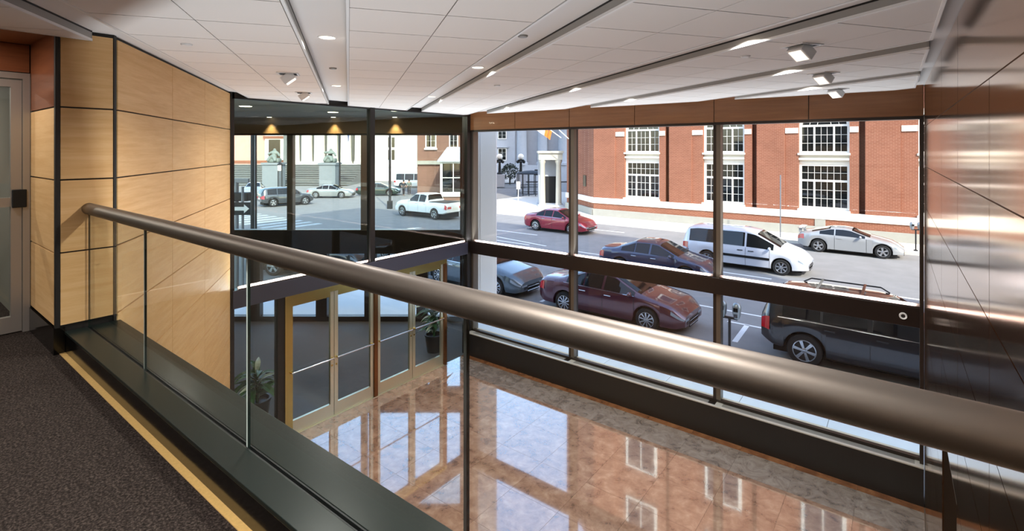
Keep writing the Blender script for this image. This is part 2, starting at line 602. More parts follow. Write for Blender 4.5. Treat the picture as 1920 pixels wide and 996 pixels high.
# brown panelled header above the windows
hd = tag(bx('wall_header', M_BLACK, None, XD, XE, 9.22, 9.5, 5.42, 5.95), 'brown panelled header band above the street windows', 'wall', kind='structure')
hj = [XD, -7.04, -5.6, -4.14, -2.66, -1.22, XE]
for a, b in zip(hj[:-1], hj[1:]):
    bx('panel', M_HEAD, hd, a + 0.006, b - 0.006, 9.2, 9.22, 5.43, 5.90)


def fill_strip(name, parent, c, sx, sy, watts, up=True, col=(0.90, 0.96, 1.0)):  # area light for the added uplights that brighten the ceiling
    ld = bpy.data.lights.new(name, 'AREA')
    ld.shape = 'RECTANGLE'
    ld.size, ld.size_y = sx, sy
    ld.energy = watts
    ld.color = col
    lo = bpy.data.objects.new(name, ld)
    C.objects.link(lo)
    lo.parent = parent
    lo.location = c
    lo.rotation_euler = (math.pi, 0, 0) if up else (0, 0, 0)
    return lo


for k, (a, b) in enumerate(bays):  # added uplight strips, hidden on the transom, to brighten the ceiling
    bx('added_uplight', M_TRIMW, win1, a + 0.05, b - 0.05, 9.20, 9.235, 2.72, 2.724)
    bx('added_uplight_lip', M_LEDGE, win1, a, b, 9.240, 9.252, 2.72, 2.77)  # added lip, keeps the strip out of the glass reflections
    bx('added_uplight_front', M_TRANS, win1, a, b, 9.19, 9.199, 2.72, 2.735)
    fill_strip('added_uplight_beam', win1, ((a + b) / 2, 9.217, 2.726), b - a - 0.12, 0.025, COVE_FILL_W * (b - a))
# black corner post
cp = tag(bx('trim_1', M_PLINTH, None, XD - 0.12, XD + 0.05, 9.09, 9.36, 0.0, ZS), 'black corner post between door wall and street windows', 'post', kind='structure')

# ================================================================== DOOR WALL
win2 = thing('window_2', 'tall interior glass screen above the brass entrance doors', 'window', kind='structure')
bx('transom', mat('slate_transom', (66, 66, 78), 0.3, metal=0.2), win2, XD - 0.1, XD + 0.06, 3.66, 9.1, 2.43, 2.72, bevel=0.006)
bx('mullion', M_PLINTH, win2, XD - 0.07, XD + 0.05, 6.27, 6.38, 2.72, ZS)
bx('head_frame', M_PLINTH, win2, XD - 0.05, XD + 0.04, 3.66, 9.1, ZC - 0.03, ZS)
bx('jamb', M_PLINTH, win2, XD - 0.06, XD + 0.04, 3.63, 3.69, 0.0, ZS)
for a, b in ((3.69, 6.27), (6.38, 9.09)):
    bx('pane', M_GLASSG, win2, XD - 0.012, XD, a, b, 2.72, ZC - 0.03)
bx('pane', M_GLASS, win2, XD - 0.012, XD, 3.69, 4.40, 0.0, 2.43)
bx('post', M_PLINTH, win2, XD - 0.09, XD + 0.03, 4.40, 4.52, 0.0, 2.43)
bx('pane', M_GLASS, win2, XD - 0.012, XD, 8.40, 9.09, 0.0, 2.43)
for a, b in ((3.75, 6.25), (6.4, 9.05)):  # more added strips, out of sight, filling the ceiling from this transom
    bx('added_uplight', M_TRIMW, win2, XD + 0.015, XD + 0.05, a, b, 2.72, 2.724)
    bx('added_uplight_lip', M_LEDGE, win2, XD + 0.004, XD + 0.012, a, b, 2.72, 2.77)
    bx('added_uplight_front', M_PLINTH, win2, XD + 0.052, XD + 0.06, a, b, 2.72, 2.735)
    fill_strip('added_uplight_beam', win2, (XD + 0.032, (a + b) / 2, 2.726), 0.025, b - a - 0.06, COVE_FILL_W * (b - a))
# brass door surround: head and posts
surround = thing('trim_2', 'brass surround framing the four entrance doors', 'door frame', kind='structure')
bx('head', M_BRASS, surround, XD - 0.05, XD + 0.05, 4.52, 8.40, 2.33, 2.43)
bx('post', M_BRASS, surround, XD - 0.05, XD + 0.05, 4.52, 4.59, 0.0, 2.33)
bx('post', M_COPPER, surround, XD - 0.05, XD + 0.055, 6.37, 6.45, 0.0, 2.33)
bx('post', M_COPPER, surround, XD - 0.05, XD + 0.05, 8.31, 8.40, 0.0, 2.33)
bx('threshold', M_SATIN, surround, XD - 0.07, XD + 0.06, 4.59, 8.31, 0.0, 0.012)
dw = [(4.595, 5.475), (5.485, 6.365), (6.455, 7.375), (7.385, 8.305)]
dl = ['leftmost brass framed glass entrance door', 'second brass framed glass door from the left, beside the bronze post',
      'third brass framed glass door, right of the bronze post', 'rightmost brass framed glass entrance door before a potted plant']
for k, (a, b) in enumerate(dw):
    d = thing('door_%d' % (k + 1), dl[k], 'door', (XD, a, 0), kind='structure')
    w = b - a
    fm = M_BRASS if k == 0 else M_SATIN
    bx('stile', fm, d, -0.025, 0.025, 0, 0.075, 0.015, 2.325)
    bx('stile', M_SATIN, d, -0.025, 0.025, w - 0.075, w, 0.015, 2.325)
    bx('top_rail', M_BRASS, d, -0.025, 0.025, 0.075, w - 0.075, 2.23, 2.325)
    bx('bottom_rail', M_SATIN, d, -0.025, 0.025, 0.075, w - 0.075, 0.015, 0.24)
    bx('pane', M_GLASS, d, -0.006, 0.006, 0.075, w - 0.075, 0.24, 2.23)
    bar = MB().cyl((0.075, 0.03, 1.09), (0.075, w - 0.03, 1.09), 0.014, n=10)
    pb = bar.build('push_bar', M_CHROME, d, smooth=40)
    for yy in (0.04, w - 0.04):
        MB().cyl((0.02, yy, 1.09), (0.08, yy, 1.09), 0.018, n=10).build('bracket', M_BRASS, pb, smooth=40)
    yl = w - 0.04 if k % 2 == 0 else 0.04
    MB().lathe([(0.0, 0.032), (0.016, 0.032), (0.02, 0.025)], axis_p=(0, yl, 0.95), axis='X', n=12).build('lock', M_BRASS, d)

# ================================================================== VENEER WALL (left)
wall_l = thing('wall_left', 'long slanting wall of honey veneer panels with dark reveals', 'wall', kind='structure')
TW = frame_T((WA.x, WA.y, 0), (WD.x, WD.y))      # local y points to the back of the wall?
side = -1.0                                       # room lies to the right of WD
MB(TW).box(0.0, WL + 0.05, 0.02, 0.3, 0.0, ZS).build('backing', M_BLACK, wall_l)
bnd = [ZS - 0.024] + LEV + [0.08]
tj = [0.045, 1.40 - (-0.0), 2.67, WL - 0.02]
tj = [0.05, 4.18 - 2.78, 4.18 - 1.51, 4.18 - 0.03]
for r in range(len(bnd) - 1):
    for k in range(3):
        MB(TW).box(tj[k] + 0.004, tj[k + 1] - 0.004, 0.0, 0.02, bnd[r + 1] + 0.006, bnd[r] - 0.006).build('panel', M_WOOD, wall_l)
bx('corner_strip', M_BLACK, wall_l, 0.0, 0.045, 0.005, 0.02, 0.0, ZS, T=TW)

# return pier facing the lobby, then the alcove side
pier = thing('wall_pier', 'veneered pier beside the mezzanine door where the handrail ends', 'wall', kind='structure')
MB().prism([(-5.0, 0.93), (-5.0, 1.26), (-6.6, 1.9), (-6.6, 0.93)], 0.0, ZS).build('backing', M_BLACK, pier)
pb_ = [ZS - 0.024] + LEV[:4]
for r in range(4):
    bx('panel', M_WOOD, pier, -5.0, -4.985, 0.945, 1.262, pb_[r + 1] + 0.006, pb_[r] - 0.006)
    bx('panel', M_WOOD if r else M_WOODRED, pier, -5.84, -5.025, 0.915, 0.93, pb_[r + 1] + 0.006, pb_[r] - 0.006)
bx('baseboard', M_GLOSSBLACK, pier, -5.86, -4.98, 0.905, 0.93, MZ, 3.625)
bx('baseboard', M_GLOSSBLACK, pier, -5.0, -4.98, 0.93, 0.97, MZ, 3.625)
bx('corner_strip', M_BLACK, pier, -5.02, -4.984, 0.915, 0.942, 3.625, ZS)

# mezzanine door alcove
alc = thing('wall_alcove', 'reddish veneer header above the aluminium mezzanine door', 'wall', kind='structure')
bx('backing', M_BLACK, alc, -6.1, -5.87, -4.0, 0.93, 5.60, ZS)
bx('panel', M_WOODRED, alc, -5.87, -5.855, -0.6, 0.91, 5.60, 5.83)
bx('soffit', M_HEAD, alc, -5.86, -4.97, -4.0, 0.915, 5.835, 5.85)
bx('side_wall', M_WALLW, alc, -6.1, -5.85, -4.0, -0.6, MZ, 5.85)
md = thing('door_5', 'aluminium framed glass door at the far left of the mezzanine', 'door', (-5.86, 0.91, MZ), kind='structure')
bx('frame_jamb', M_ALU, md, -0.05, 0.03, -0.045, 0.0, 0.0, 2.16)
bx('frame_head', M_ALU, md, -0.05, 0.03, -1.5, -0.045, 2.11, 2.16)
bx('stile', M_ALU, md, -0.035, 0.015, -0.115, -0.048, 0.01, 2.10)
bx('stile', M_ALU, md, -0.035, 0.015, -1.1, -1.03, 0.01, 2.10)
bx('mid_rail', M_ALU, md, -0.035, 0.015, -1.03, -0.115, 1.05, 1.125)
bx('top_rail', M_ALU, md, -0.035, 0.015, -1.03, -0.115, 2.04, 2.10)
bx('bottom_rail', M_ALU, md, -0.035, 0.015, -1.03, -0.115, 0.01, 0.14)
bx('pane', M_GLASS, md, -0.014, -0.006, -1.03, -0.115, 0.14, 1.05)
bx('pane', M_GLASS, md, -0.014, -0.006, -1.03, -0.115, 1.125, 2.04)
bx('frame_jamb', M_ALU, md, -0.05, 0.03, -1.5, -1.1, 0.0, 2.11)
bx('latch_plate', M_IRON, md, 0.015, 0.04, -0.11, -0.02, 1.04, 1.19, bevel=0.006)
al = thing('alcove_fill_light', 'added unseen downlight in the brown soffit lighting the mezzanine door', 'light', (-5.4, 0.1, 5.835))  # added out of view to light the door frame
MB().lathe([(0.0, -0.002), (0.05, -0.002), (0.06, -0.005), (0.065, 0.0)], n=16).build('lens', M_LAMP, al)
al_d = bpy.data.lights.new('alcove_fill_beam', 'AREA')
al_d.shape = 'DISK'
al_d.size = 0.1
al_d.energy = 14
al_d.color = (1.0, 0.94, 0.86)
al_o = bpy.data.objects.new('alcove_fill_beam', al_d)
C.objects.link(al_o)
al_o.parent = al
al_o.location = (0, 0, -0.012)
cl_ = thing('corridor_fill_light', 'added unseen downlight brightening the corridor behind the mezzanine door', 'light', (-7.6, -0.4, 5.87))  # added lamp so the door panes look less dark
MB().lathe([(0.0, -0.002), (0.05, -0.002), (0.06, -0.005), (0.065, 0.0)], n=16).build('lens', M_LAMP, cl_)
cl_d = bpy.data.lights.new('corridor_fill_beam', 'AREA')
cl_d.shape = 'DISK'
cl_d.size = 0.1
cl_d.energy = 30
cl_d.color = (1.0, 0.96, 0.86)
cl_o = bpy.data.objects.new('corridor_fill_beam', cl_d)
C.objects.link(cl_o)
cl_o.parent = cl_
cl_o.location = (0, 0, -0.012)
# corridor behind that door
cor = thing('wall_corridor', 'dim corridor walls seen through the mezzanine door glass', 'wall', kind='structure')
M_CORR = mat('corridor_wall', (120, 116, 106), 0.85)
bx('ceiling', M_CORR, cor, -9.3, -5.9, -4.2, 0.95, 5.87, 5.98)
bx('back', M_CORR, cor, -9.3, -9.2, -4.0, 0.93, MZ, 5.95)
bx('side', M_CORR, cor, -9.2, -6.1, 0.9, 0.93, MZ, 5.95)

# ================================================================== METAL WALL (right)
wall_r = thing('wall_right', 'tall wall of satin bronze metal sheets with fine joints', 'wall', kind='structure')
MW = Vector((wallx(9.2) - wallx(-4.0), 13.2, 0)).normalized()
TM = frame_T((wallx(-4.0), -4.0, 0), (MW.x, MW.y))   # local x from back towards the street
def ym(y): return y + 4.0
doorw = (4.59, 5.89, 2.45)
MB(TM).box(0, ym(doorw[0]), -0.25, -0.012, -0.1, 6.0).build('backing', M_METALJ, wall_r)
MB(TM).box(ym(doorw[1]), ym(9.22), -0.25, -0.012, -0.1, 6.0).build('backing', M_METALJ, wall_r)
MB(TM).box(ym(doorw[0]), ym(doorw[1]), -0.25, -0.012, doorw[2], 6.0).build('backing', M_METALJ, wall_r)
mj = [-4.0, -2.6, -1.18, 0.25, 1.68, 3.12, 4.53, 5.96, 7.4, 9.19]
rows = [ZC + 0.06] + LEV + [0.05]
for r in range(len(rows) - 1):
    z1, z0 = rows[r] - 0.0035, rows[r + 1] + 0.0035
    cols = list(zip(mj[:-1], mj[1:]))
    if r == 0:
        cols = [(-4.0, -1.18), (-1.18, 1.68), (1.68, 4.53), (4.53, 5.96), (5.96, 7.4), (7.4, 9.19)]
    for a, b in cols:
        segs = [(a + 0.005, b - 0.005)]
        if z0 < doorw[2]:
            ns = []
            for p, q in segs:
                if q <= doorw[0] or p >= doorw[1]:
                    ns.append((p, q))
                else:
                    if p < doorw[0] - 0.02: ns.append((p, doorw[0]))
                    if q > doorw[1] + 0.02: ns.append((doorw[1], q))
            segs = ns
        for p, q in segs:
            MB(TM).box(ym(p), ym(q), -0.012, 0.0, z0, z1).build('panel', M_METAL, wall_r)
d6 = thing('door_6', 'tall black recessed doorway in the bronze metal wall', 'door', kind='structure')
MB(TM).box(ym(doorw[0]), ym(doorw[1]), -0.24, -0.2, 0.0, doorw[2]).build('door_leaf', M_GLOSSBLACK, d6)
MB(TM).box(ym(5.22), ym(5.26), -0.2, -0.19, 0.05, doorw[2] - 0.05).build('door_seam', M_BLACK, d6)

# ================================================================== CEILING
ceil = tag(MB().prism([(XD - 0.1, 3.4), (XD - 0.1, 9.4), (0.25, 9.4), (0.5, -4.2), (-6.3, -4.2), (-6.3, 1.5)], ZS, ZS + 0.08).build('ceiling', M_CEIL),
           'white ceiling of lowered tiled panels split by recessed slots', 'ceiling', kind='structure')
CW = Vector((0.566, 0.824, 0)).normalized()   # across the panels
CS = Vector((-0.824, 0.566, 0)).normalized()  # along them


def ws(w, s):
    p = CW * w + CS * s
    return (p.x, p.y)


def ceil_clip(p, far):
    p = clip_poly(p, -1, 0, -(XD + 0.03))
    p = clip_poly(p, 0, 1, 8.96)
    p = clip_poly(p, 1, 0.0164, 0.195 + 0.0164 * 9.1 - 0.11)
    p = clip_poly(p, 0, -1, 4.0)
    if far:      # panels on the mezzanine side of the veneer wall
        p = clip_poly(p, -1, 0, 4.95)
    return p


PITCH = 1.53
for k in range(-4, 6):
    w0 = -0.01 + PITCH * k
    w1 = w0 + 1.19
    far = w1 < -1.7
    p = ceil_clip([ws(w0, -6), ws(w1, -6), ws(w1, 14), ws(w0, 14)], far)
    if area(p) < 0.1:
        continue
    pan = MB().prism(p, ZC + 0.006, ZS + 0.01).build('panel', [M_JOINT], ceil)
    # white edge trim around the tray
    rim, fas, gap = MB(), MB(), MB()
    n = len(p)
    cx, cy = sum(q[0] for q in p) / n, sum(q[1] for q in p) / n
    ar = sum(p[i][0] * p[(i + 1) % n][1] - p[(i + 1) % n][0] * p[i][1] for i in range(n))
    pp = p if ar > 0 else p[::-1]
    for i in range(n):
        a, b = Vector((*pp[i], 0)), Vector((*pp[(i + 1) % n], 0))
        d = (b - a)
        if d.length < 0.05: continue
        d.normalize()
        nrm = Vector((d.y, -d.x, 0))
        for (o_, z0_, z1_, tgt) in ((0.005, ZC - 0.004, ZC + 0.014, rim), (0.003, ZC + 0.014, ZS - 0.013, fas), (0.004, ZS - 0.013, ZS + 0.004, gap)):
            q = [a - d * o_ + nrm * o_, b + d * o_ + nrm * o_, b - nrm * 0.014, a - nrm * 0.014]
            tgt.prism([(v.x, v.y) for v in q], z0_, z1_)
    rim.build('edge_trim', M_TRIMW, pan)
    fas.build('fascia', M_FASCIA, pan)
    gap.build('shadow_gap', M_BLACK, pan)
    s = -6.0 + 0.05
    while s < 13.5:
        for h in (0, 1):
            a0 = w0 + 0.016 + h * 0.58
            a1 = a0 + 0.573
            q = ceil_clip([ws(a0, s + 0.003), ws(a1, s + 0.003), ws(a1, s + 0.5995), ws(a0, s + 0.5995)], far)
            if area(q) > 0.01:
                MB().prism(q, ZC, ZC + 0.02).build('tile', M_TILE_C, pan)
        s += 0.6075
# hidden solid above the ceiling and upper storeys (the building that shades the near street)
tag(MB().prism([(-8.6, 3.3), (-8.6, 9.6), (17.4, 9.6), (17.4, -20), (-6.3, -20), (-6.3, 1.5)], 6.0, 27.4).build('upper_storeys', M_STONEB),
    'tall upper storeys of the building above the lobby', 'building', kind='structure')
tag(bx('lower_wing', M_STONEB, None, 17.4, 70, -20, 9.6, 6.0, 18.7), 'lower wing of the same building on the right', 'building', kind='structure')
tag(bx('neighbour_wall', M_STONEB, None, 0.6, 70, -20, 9.6, -0.25, 6.0), 'rest of the building right of the lobby', 'building', kind='structure')

# recessed downlights along the slots
dl_spots = []
for k in range(-2, 5):
    wc = -0.165 + PITCH * k
    s0 = 4.41 + 1.09 * k
    for j in range(-4, 4):
        s = s0 + 3.28 * j
        x, y = ws(wc, s)
        if XD + 0.4 < x < wallx(y) - 0.3 and -3.6 < y < 8.9 and not (wc < -1.4 and x < -4.7) and wc > -3.4:
            if wc < -1.4 and y > 0.2:
                continue
            dl_spots.append((x, y))
for n_, (x, y) in enumerate(dl_spots):
    order = ['first', 'second', 'third', 'fourth', 'fifth', 'sixth'][max(0, round((CW.x * x + CW.y * y + 0.165) / PITCH))]
    if CS.x * x + CS.y * y < 2.6 or y < 1.2:
        lab = 'recessed downlight above the mezzanine walkway'
    else:
        same = sorted(-(CS.x * p[0] + CS.y * p[1]) for p in dl_spots if abs(CW.x * (p[0] - x) + CW.y * (p[1] - y)) < 0.3)
        rank = same.index(-(CS.x * x + CS.y * y))
        lab = 'round downlight in the %s ceiling slot from the veneer wall, %s' % (order, ['farthest of its slot', 'second farthest of its slot', 'third farthest of its slot', 'nearer the camera'][min(rank, 3)])
    t = thing('downlight', lab, 'light', (x, y, ZS), group='recessed ceiling downlights')
    MB().lathe([(0.062, -0.004), (0.075, -0.006), (0.078, 0.0)], n=20).build('trim_ring', M_TRIMW, t, smooth=40)
    MB().lathe([(0.0, -0.002), (0.062, -0.002)], n=20).build('lens', M_LAMP, t)
    ld = bpy.data.lights.new('downlight_beam', 'AREA')
    ld.shape = 'DISK'
    ld.size = 0.12
    ld.energy = DOWNLIGHT_W
    ld.color = (1.0, 0.96, 0.91)
    ld.spread = math.radians(150)
    lo = bpy.data.objects.new('downlight_beam', ld)
    C.objects.link(lo)
    lo.parent = t
    lo.location = (0, 0, -0.012)

# adjustable square spotlights hanging from the ceiling panels
sp_lab = ['tilted white spotlight on the ceiling near the veneer wall', 'smaller tilted spotlight on the ceiling near the door wall',
          'nearest square spotlight on the right ceiling panel', 'middle square spotlight of the right ceiling row', 'farthest square spotlight by the brown header']
for n_, (x, y) in enumerate([(-5.4, 2.94), (-7.0, 4.05), (-0.67, 4.68), (-0.72, 6.5), (-0.77, 8.3)]):
    t = thing('ceiling_spotlight', sp_lab[n_], 'spotlight', (x, y, ZC), math.radians(-34.5) + (0 if n_ < 2 else 0), group='adjustable square spotlights')
    fr = MB()
    for q in ((-0.11, 0.11, -0.11, -0.09), (-0.11, 0.11, 0.09, 0.11), (-0.11, -0.09, -0.09, 0.09), (0.09, 0.11, -0.09, 0.09)):
        fr.box(*q, -0.008, 0.0)
    fr.build('bezel', M_TRIMW, t)
    bx('recess', M_BLACK, t, -0.09, 0.09, -0.09, 0.09, -0.002, 0.0)
    hT = Matrix.Translation((0, 0.0, -0.045)) @ Matrix.Rotation(math.radians(-38 if n_ > 1 else 38), 4, 'X')
    hb = MB(hT).box(-0.075, 0.075, -0.07, 0.07, -0.05, 0.04).build('lamp_head', M_TRIMW, t, bevel=0.006)
    MB(hT).box(-0.058, 0.058, -0.054, 0.054, -0.053, -0.0505).build('lens', M_LAMPD, hb)
for n_, (x, y, z, l) in enumerate([(-4.52, 1.62, ZC, 'small flat sprinkler disc near the veneer wall'), (-1.14, 4.88, ZC, 'small white sprinkler disc beside the nearest square spotlight'),
                                   (-4.2, 5.11, ZC, 'small white sprinkler disc on the middle ceiling panel'), (-5.07, 3.28, ZS, 'small dark sprinkler in the widest slot'), (-2.43, 3.28, ZS, 'small dark sprinkler in the second slot')]):
    t = tag(MB().lathe([(0.0, -0.016), (0.035, -0.014), (0.042, -0.004), (0.042, 0.0)], n=16).build('sprinkler_disc', M_TRIMW if n_ < 3 else M_GRILLE, smooth=40), l, 'sprinkler', group='ceiling sprinklers')
    t.location = (x, y, z)

# ================================================================== MEZZANINE
mez = tag(MB().prism([(-9.2, -4.1), (0.42, -4.1), (wallx(0.94), 0.938), (-9.2, 0.938)], MZ - 0.3, MZ).build('floor_mezzanine', M_CARPET),
          'dark speckled carpet on the mezzanine walkway', 'floor', kind='structure')
tag(bx('trim_3', M_STRIP, None, -4.98, 0.33, 0.938, 0.972, MZ - 0.02, MZ + 0.004), 'tan strip along the carpet edge under the railing', 'trim', kind='structure')
kb = thing('trim_4', 'dark stone kerb carrying the glass railing', 'kerb', kind='structure')
bx('near_face', M_GLOSSBLACK, kb, -4.985, 0.33, 0.972, 0.99, MZ - 0.05, 3.583)
bx('core', M_PLINTH, kb, -4.985, 0.33, 0.99, 1.30, 2.95, 3.57)
bx('top_inner', M_SLATE, kb, -4.985, 0.33, 0.968, 1.098, 3.57, 3.59, bevel=0.003)
bx('top_outer', M_SLATE, kb, -4.985, 0.33, 1.124, 1.312, 3.57, 3.59, bevel=0.003)
tag(bx('ceiling_under_mezzanine', M_WALLW, None, -9.2, 0.42, -4.1, 0.99, 3.0, MZ - 0.3), 'soffit under the mezzanine', 'ceiling', kind='structure')
tag(bx('wall_back', M_WALLW, None, -9.3, 0.5, -4.2, -4.0, 0.0, 6.0), 'plain wall behind the mezzanine', 'wall', kind='structure')
tag(bx('wall_side', M_WALLW, None, -9.3, -9.2, -4.0, 3.3, -0.1, 3.2), 'plain lobby wall below the mezzanine', 'wall', kind='structure')

bx('added_fascia_shelf', M_PLINTH, kb, -4.95, 0.3, 1.30, 1.40, 3.22, 3.24)  # shelf for the added strip below
bx('added_fascia_uplight', M_TRIMW, kb, -4.9, 0.25, 1.33, 1.37, 3.24, 3.25)  # added strip behind the kerb, unseen, lifts the near ceiling
fill_strip('added_fascia_beam', kb, (-2.32, 1.35, 3.255), 5.0, 0.03, FASCIA_FILL_W * 5.0)
rail = thing('glass_railing', 'frameless glass railing with thick brushed metal handrail', 'railing', (0, 0, 0))
hr = MB().cyl((-4.98, 1.11, 4.497), (0.325, 1.11, 4.497), 0.044, n=40)
hr = hr.build('handrail', M_RAIL, rail, smooth=40)
gj = [-4.975, -3.74, -2.39, -1.03, 0.322]
for a, b in zip(gj[:-1], gj[1:]):
    MB().box(a + 0.006, b - 0.006, 1.104, 1.117, 3.545, 4.46, mis=(0, 0, 0, 2, 0, 1)).build('glass_panel', [M_GLASSR, M_GEDGE, M_GEDGEW], rail)
bx('base_channel', M_IRON, rail, -4.975, 0.322, 1.098, 1.1035, 3.54, 3.588)
bx('base_channel', M_IRON, rail, -4.975, 0.322, 1.1175, 1.124, 3.54, 3.588)

# ================================================================== VESTIBULE
RV = Vector((C_, S_, 0))            # along the outer glass, left to right
FV = Vector((-S_, C_, 0))           # outwards
def rf(r, f): return RV * r + FV * f
FO = 14.8
OT = frame_T((FV.x * FO, FV.y * FO, 0), (RV.x, RV.y))   # local y = outwards
v_r, v_l = rf(-1.42, FO), rf(-9.2, FO)
vpoly = [(XD - 0.02, 3.3), (XD - 0.02, 9.3), (v_r.x, v_r.y), (v_l.x, v_l.y)]
tag(MB().prism(vpoly, -0.25, -0.004).build('floor_vestibule', M_VESTF), 'dark grey matting floor of the entrance vestibule', 'floor', kind='structure')
tag(MB().prism(vpoly, 5.88, 5.98).build('ceiling_vestibule', mat('vestibule_ceiling', (150, 148, 142), 0.8)), 'grey vestibule ceiling beyond the glass screen', 'ceiling', kind='structure')
vw = thing('wall_vestibule', 'dark side walls of the vestibule', 'wall', kind='structure')
def wallseg(a, b, z0, z1, th, m, name, parent):
    a, b = Vector((a[0], a[1], 0)), Vector((b[0], b[1], 0))
    d = (b - a)
    T = frame_T((a.x, a.y, 0), (d.normalized().x, d.normalized().y))
    return MB(T).box(0, d.length, -th / 2, th / 2, z0, z1).build(name, m, parent)
wallseg((XD - 0.1, 3.35), (v_l.x, v_l.y), 0, 5.9, 0.1, M_STONEB, 'side_wall', vw)
wallseg((XD - 0.12, 9.36), (v_r.x, v_r.y), 0, 5.9, 0.08, M_BRONZE, 'side_wall', vw)
win3 = thing('window_3', 'outer glass front of the vestibule under a lit wood soffit band', 'window', kind='structure')
bx('soffit_band', M_VESTW, win3, -9.2, -1.4, -0.12, 0.12, 5.42, 5.88, T=OT)
bx('head_frame', M_BRONZE, win3, -9.2, -1.4, -0.07, 0.07, 5.37, 5.42, T=OT)
bx('transom', M_BRONZE, win3, -9.2, -1.4, -0.1, 0.1, 1.95, 2.62, T=OT)
bx('transom_ledge', M_MULL, win3, -9.2, -1.4, -0.1, 0.1, 2.62, 2.64, T=OT)
bx('base_sill', M_BRONZE, win3, -9.2, -1.4, -0.1, 0.1, 0.0, 0.14, T=OT)
for r in (-6.41, -4.28):
    bx('mullion', M_MULL, win3, r - 0.085, r + 0.085, -0.09, 0.09, 2.64, 5.37, T=OT)
for r in (-7.43, -5.5, -4.1, -2.6):
    bx('post', M_BRONZE, win3, r - 0.16, r + 0.16, -0.1, 0.1, 0.14, 1.95, T=OT)
bx('end_post', M_BRONZE, win3, -1.5, -1.36, -0.1, 0.1, 0.0, 5.4, T=OT)
for a, b in ((-9.2, -6.5), (-6.32, -4.37), (-4.2, -1.5)):
    bx('pane', M_GLASS, win3, a, b, -0.006, 0.006, 2.64, 5.37, T=OT)
for a, b in ((-9.2, -7.6), (-7.27, -5.66), (-5.34, -4.26), (-3.94, -2.76), (-2.44, -1.5)):
    bx('pane', M_GLASS, win3, a, b, -0.006, 0.006, 0.14, 1.95, T=OT)
for n_, x in enumerate((505, 625, 740)):
    p = rf((x - 960) / 956 * 14.55, 14.55)
    t = thing('soffit_downlight', 'downlight casting the %s warm scallop on the vestibule band' % ['left', 'middle', 'right'][n_], 'light', (p.x, p.y, 5.88), group='vestibule scallop lights')
    MB().lathe([(0.0, -0.003), (0.05, -0.003), (0.06, -0.006), (0.065, 0.0)], n=16).build('lens', M_LAMP, t)
    ld = bpy.data.lights.new('scallop_beam', 'SPOT')
    ld.energy = 170
    ld.color = (1.0, 0.72, 0.38)
    ld.spot_size = math.radians(70)
    ld.spot_blend = 0.8
    ld.shadow_soft_size = 0.03
    lo = bpy.data.objects.new('scallop_beam', ld)
    C.objects.link(lo)
    lo.parent = t
    lo.location = (0, 0, -0.02)
for n_, (x, y) in enumerate(((-11.15, 5.12), (-11.22, 7.26), (-9.6, 7.9))):
    t = thing('vestibule_downlight', ['flat ceiling light in the vestibule above the veneer wall end', 'flat ceiling light in the vestibule, middle one', 'flat ceiling light in the vestibule near the black mullion'][n_], 'light', (x, y, 5.88), group='vestibule ceiling lights')
    MB().lathe([(0.0, -0.004), (0.1, -0.004), (0.12, -0.008), (0.125, 0.0)], n=20).build('lens', M_LAMP, t)
    ld = bpy.data.lights.new('vestibule_beam', 'AREA')
    ld.shape = 'DISK'; ld.size = 0.2; ld.energy = 25; ld.color = (1, 0.9, 0.76)
    lo = bpy.data.objects.new('vestibule_beam', ld)
    C.objects.link(lo); lo.parent = t; lo.location = (0, 0, -0.02)

# potted plants behind the glass
leaf = MB()
nL = 6
for k in range(nL):
    u0, u1 = k / nL, (k + 1) / nL
    def lp(u, sgn):
        wd = 0.055 * math.sin(math.pi * min(1, 0.08 + u * 0.92)) + 0.003
        return (sgn * wd, u * 0.42, 0.10 * math.sin(u * 2.2) - 0.22 * u * u + 0.0 - abs(sgn) * 0.0)
    leaf.face([lp(u0, -1), (0, lp(u0, 0)[1], lp(u0, 0)[2] - 0.012), (0, lp(u1, 0)[1], lp(u1, 0)[2] - 0.012), lp(u1, -1)])
    leaf.face([(0, lp(u0, 0)[1], lp(u0, 0)[2] - 0.012), lp(u0, 1), lp(u1, 1), (0, lp(u1, 0)[1], lp(u1, 0)[2] - 0.012)])
leaf_me = leaf.mesh('leaf', M_LEAF, smooth=60)
leaf_mw = leaf_me.copy(); leaf_mw.materials[0] = M_LEAFW
for n_, (x, y, h, l) in enumerate(((-9.35, 4.5, 0.95, 'variegated leafy potted plant behind the left sidelight glass'), (-9.2, 8.75, 1.1, 'leafy potted plant behind the rightmost entrance door'))):
    t = thing('potted_plant', l, 'plant', (x, y, 0.0))
    MB().lathe([(0.0, 0.0), (0.17, 0.0), (0.22, 0.38), (0.235, 0.38), (0.235, 0.42), (0.2, 0.42), (0.19, 0.36), (0.0, 0.36)], n=20).build('planter', M_POT, t, smooth=35)
    MB().cyl((0, 0, 0.34), (0.0, 0.0, h * 0.72), 0.03, 0.02, n=8).build('stem', M_LEAF, t)
    for q in range(46):
        lo = link('leaf', leaf_mw if q % 5 == 0 else leaf_me, t)
        hh = 0.4 + (h - 0.45) * random.random()
        lo.location = (random.uniform(-0.05, 0.05), random.uniform(-0.05, 0.05), hh)
        lo.rotation_euler = (random.uniform(-0.1, 0.9), random.uniform(-0.3, 0.3), random.uniform(0, 6.28))
        s = random.uniform(0.75, 1.15)
        lo.scale = (s, s, s)

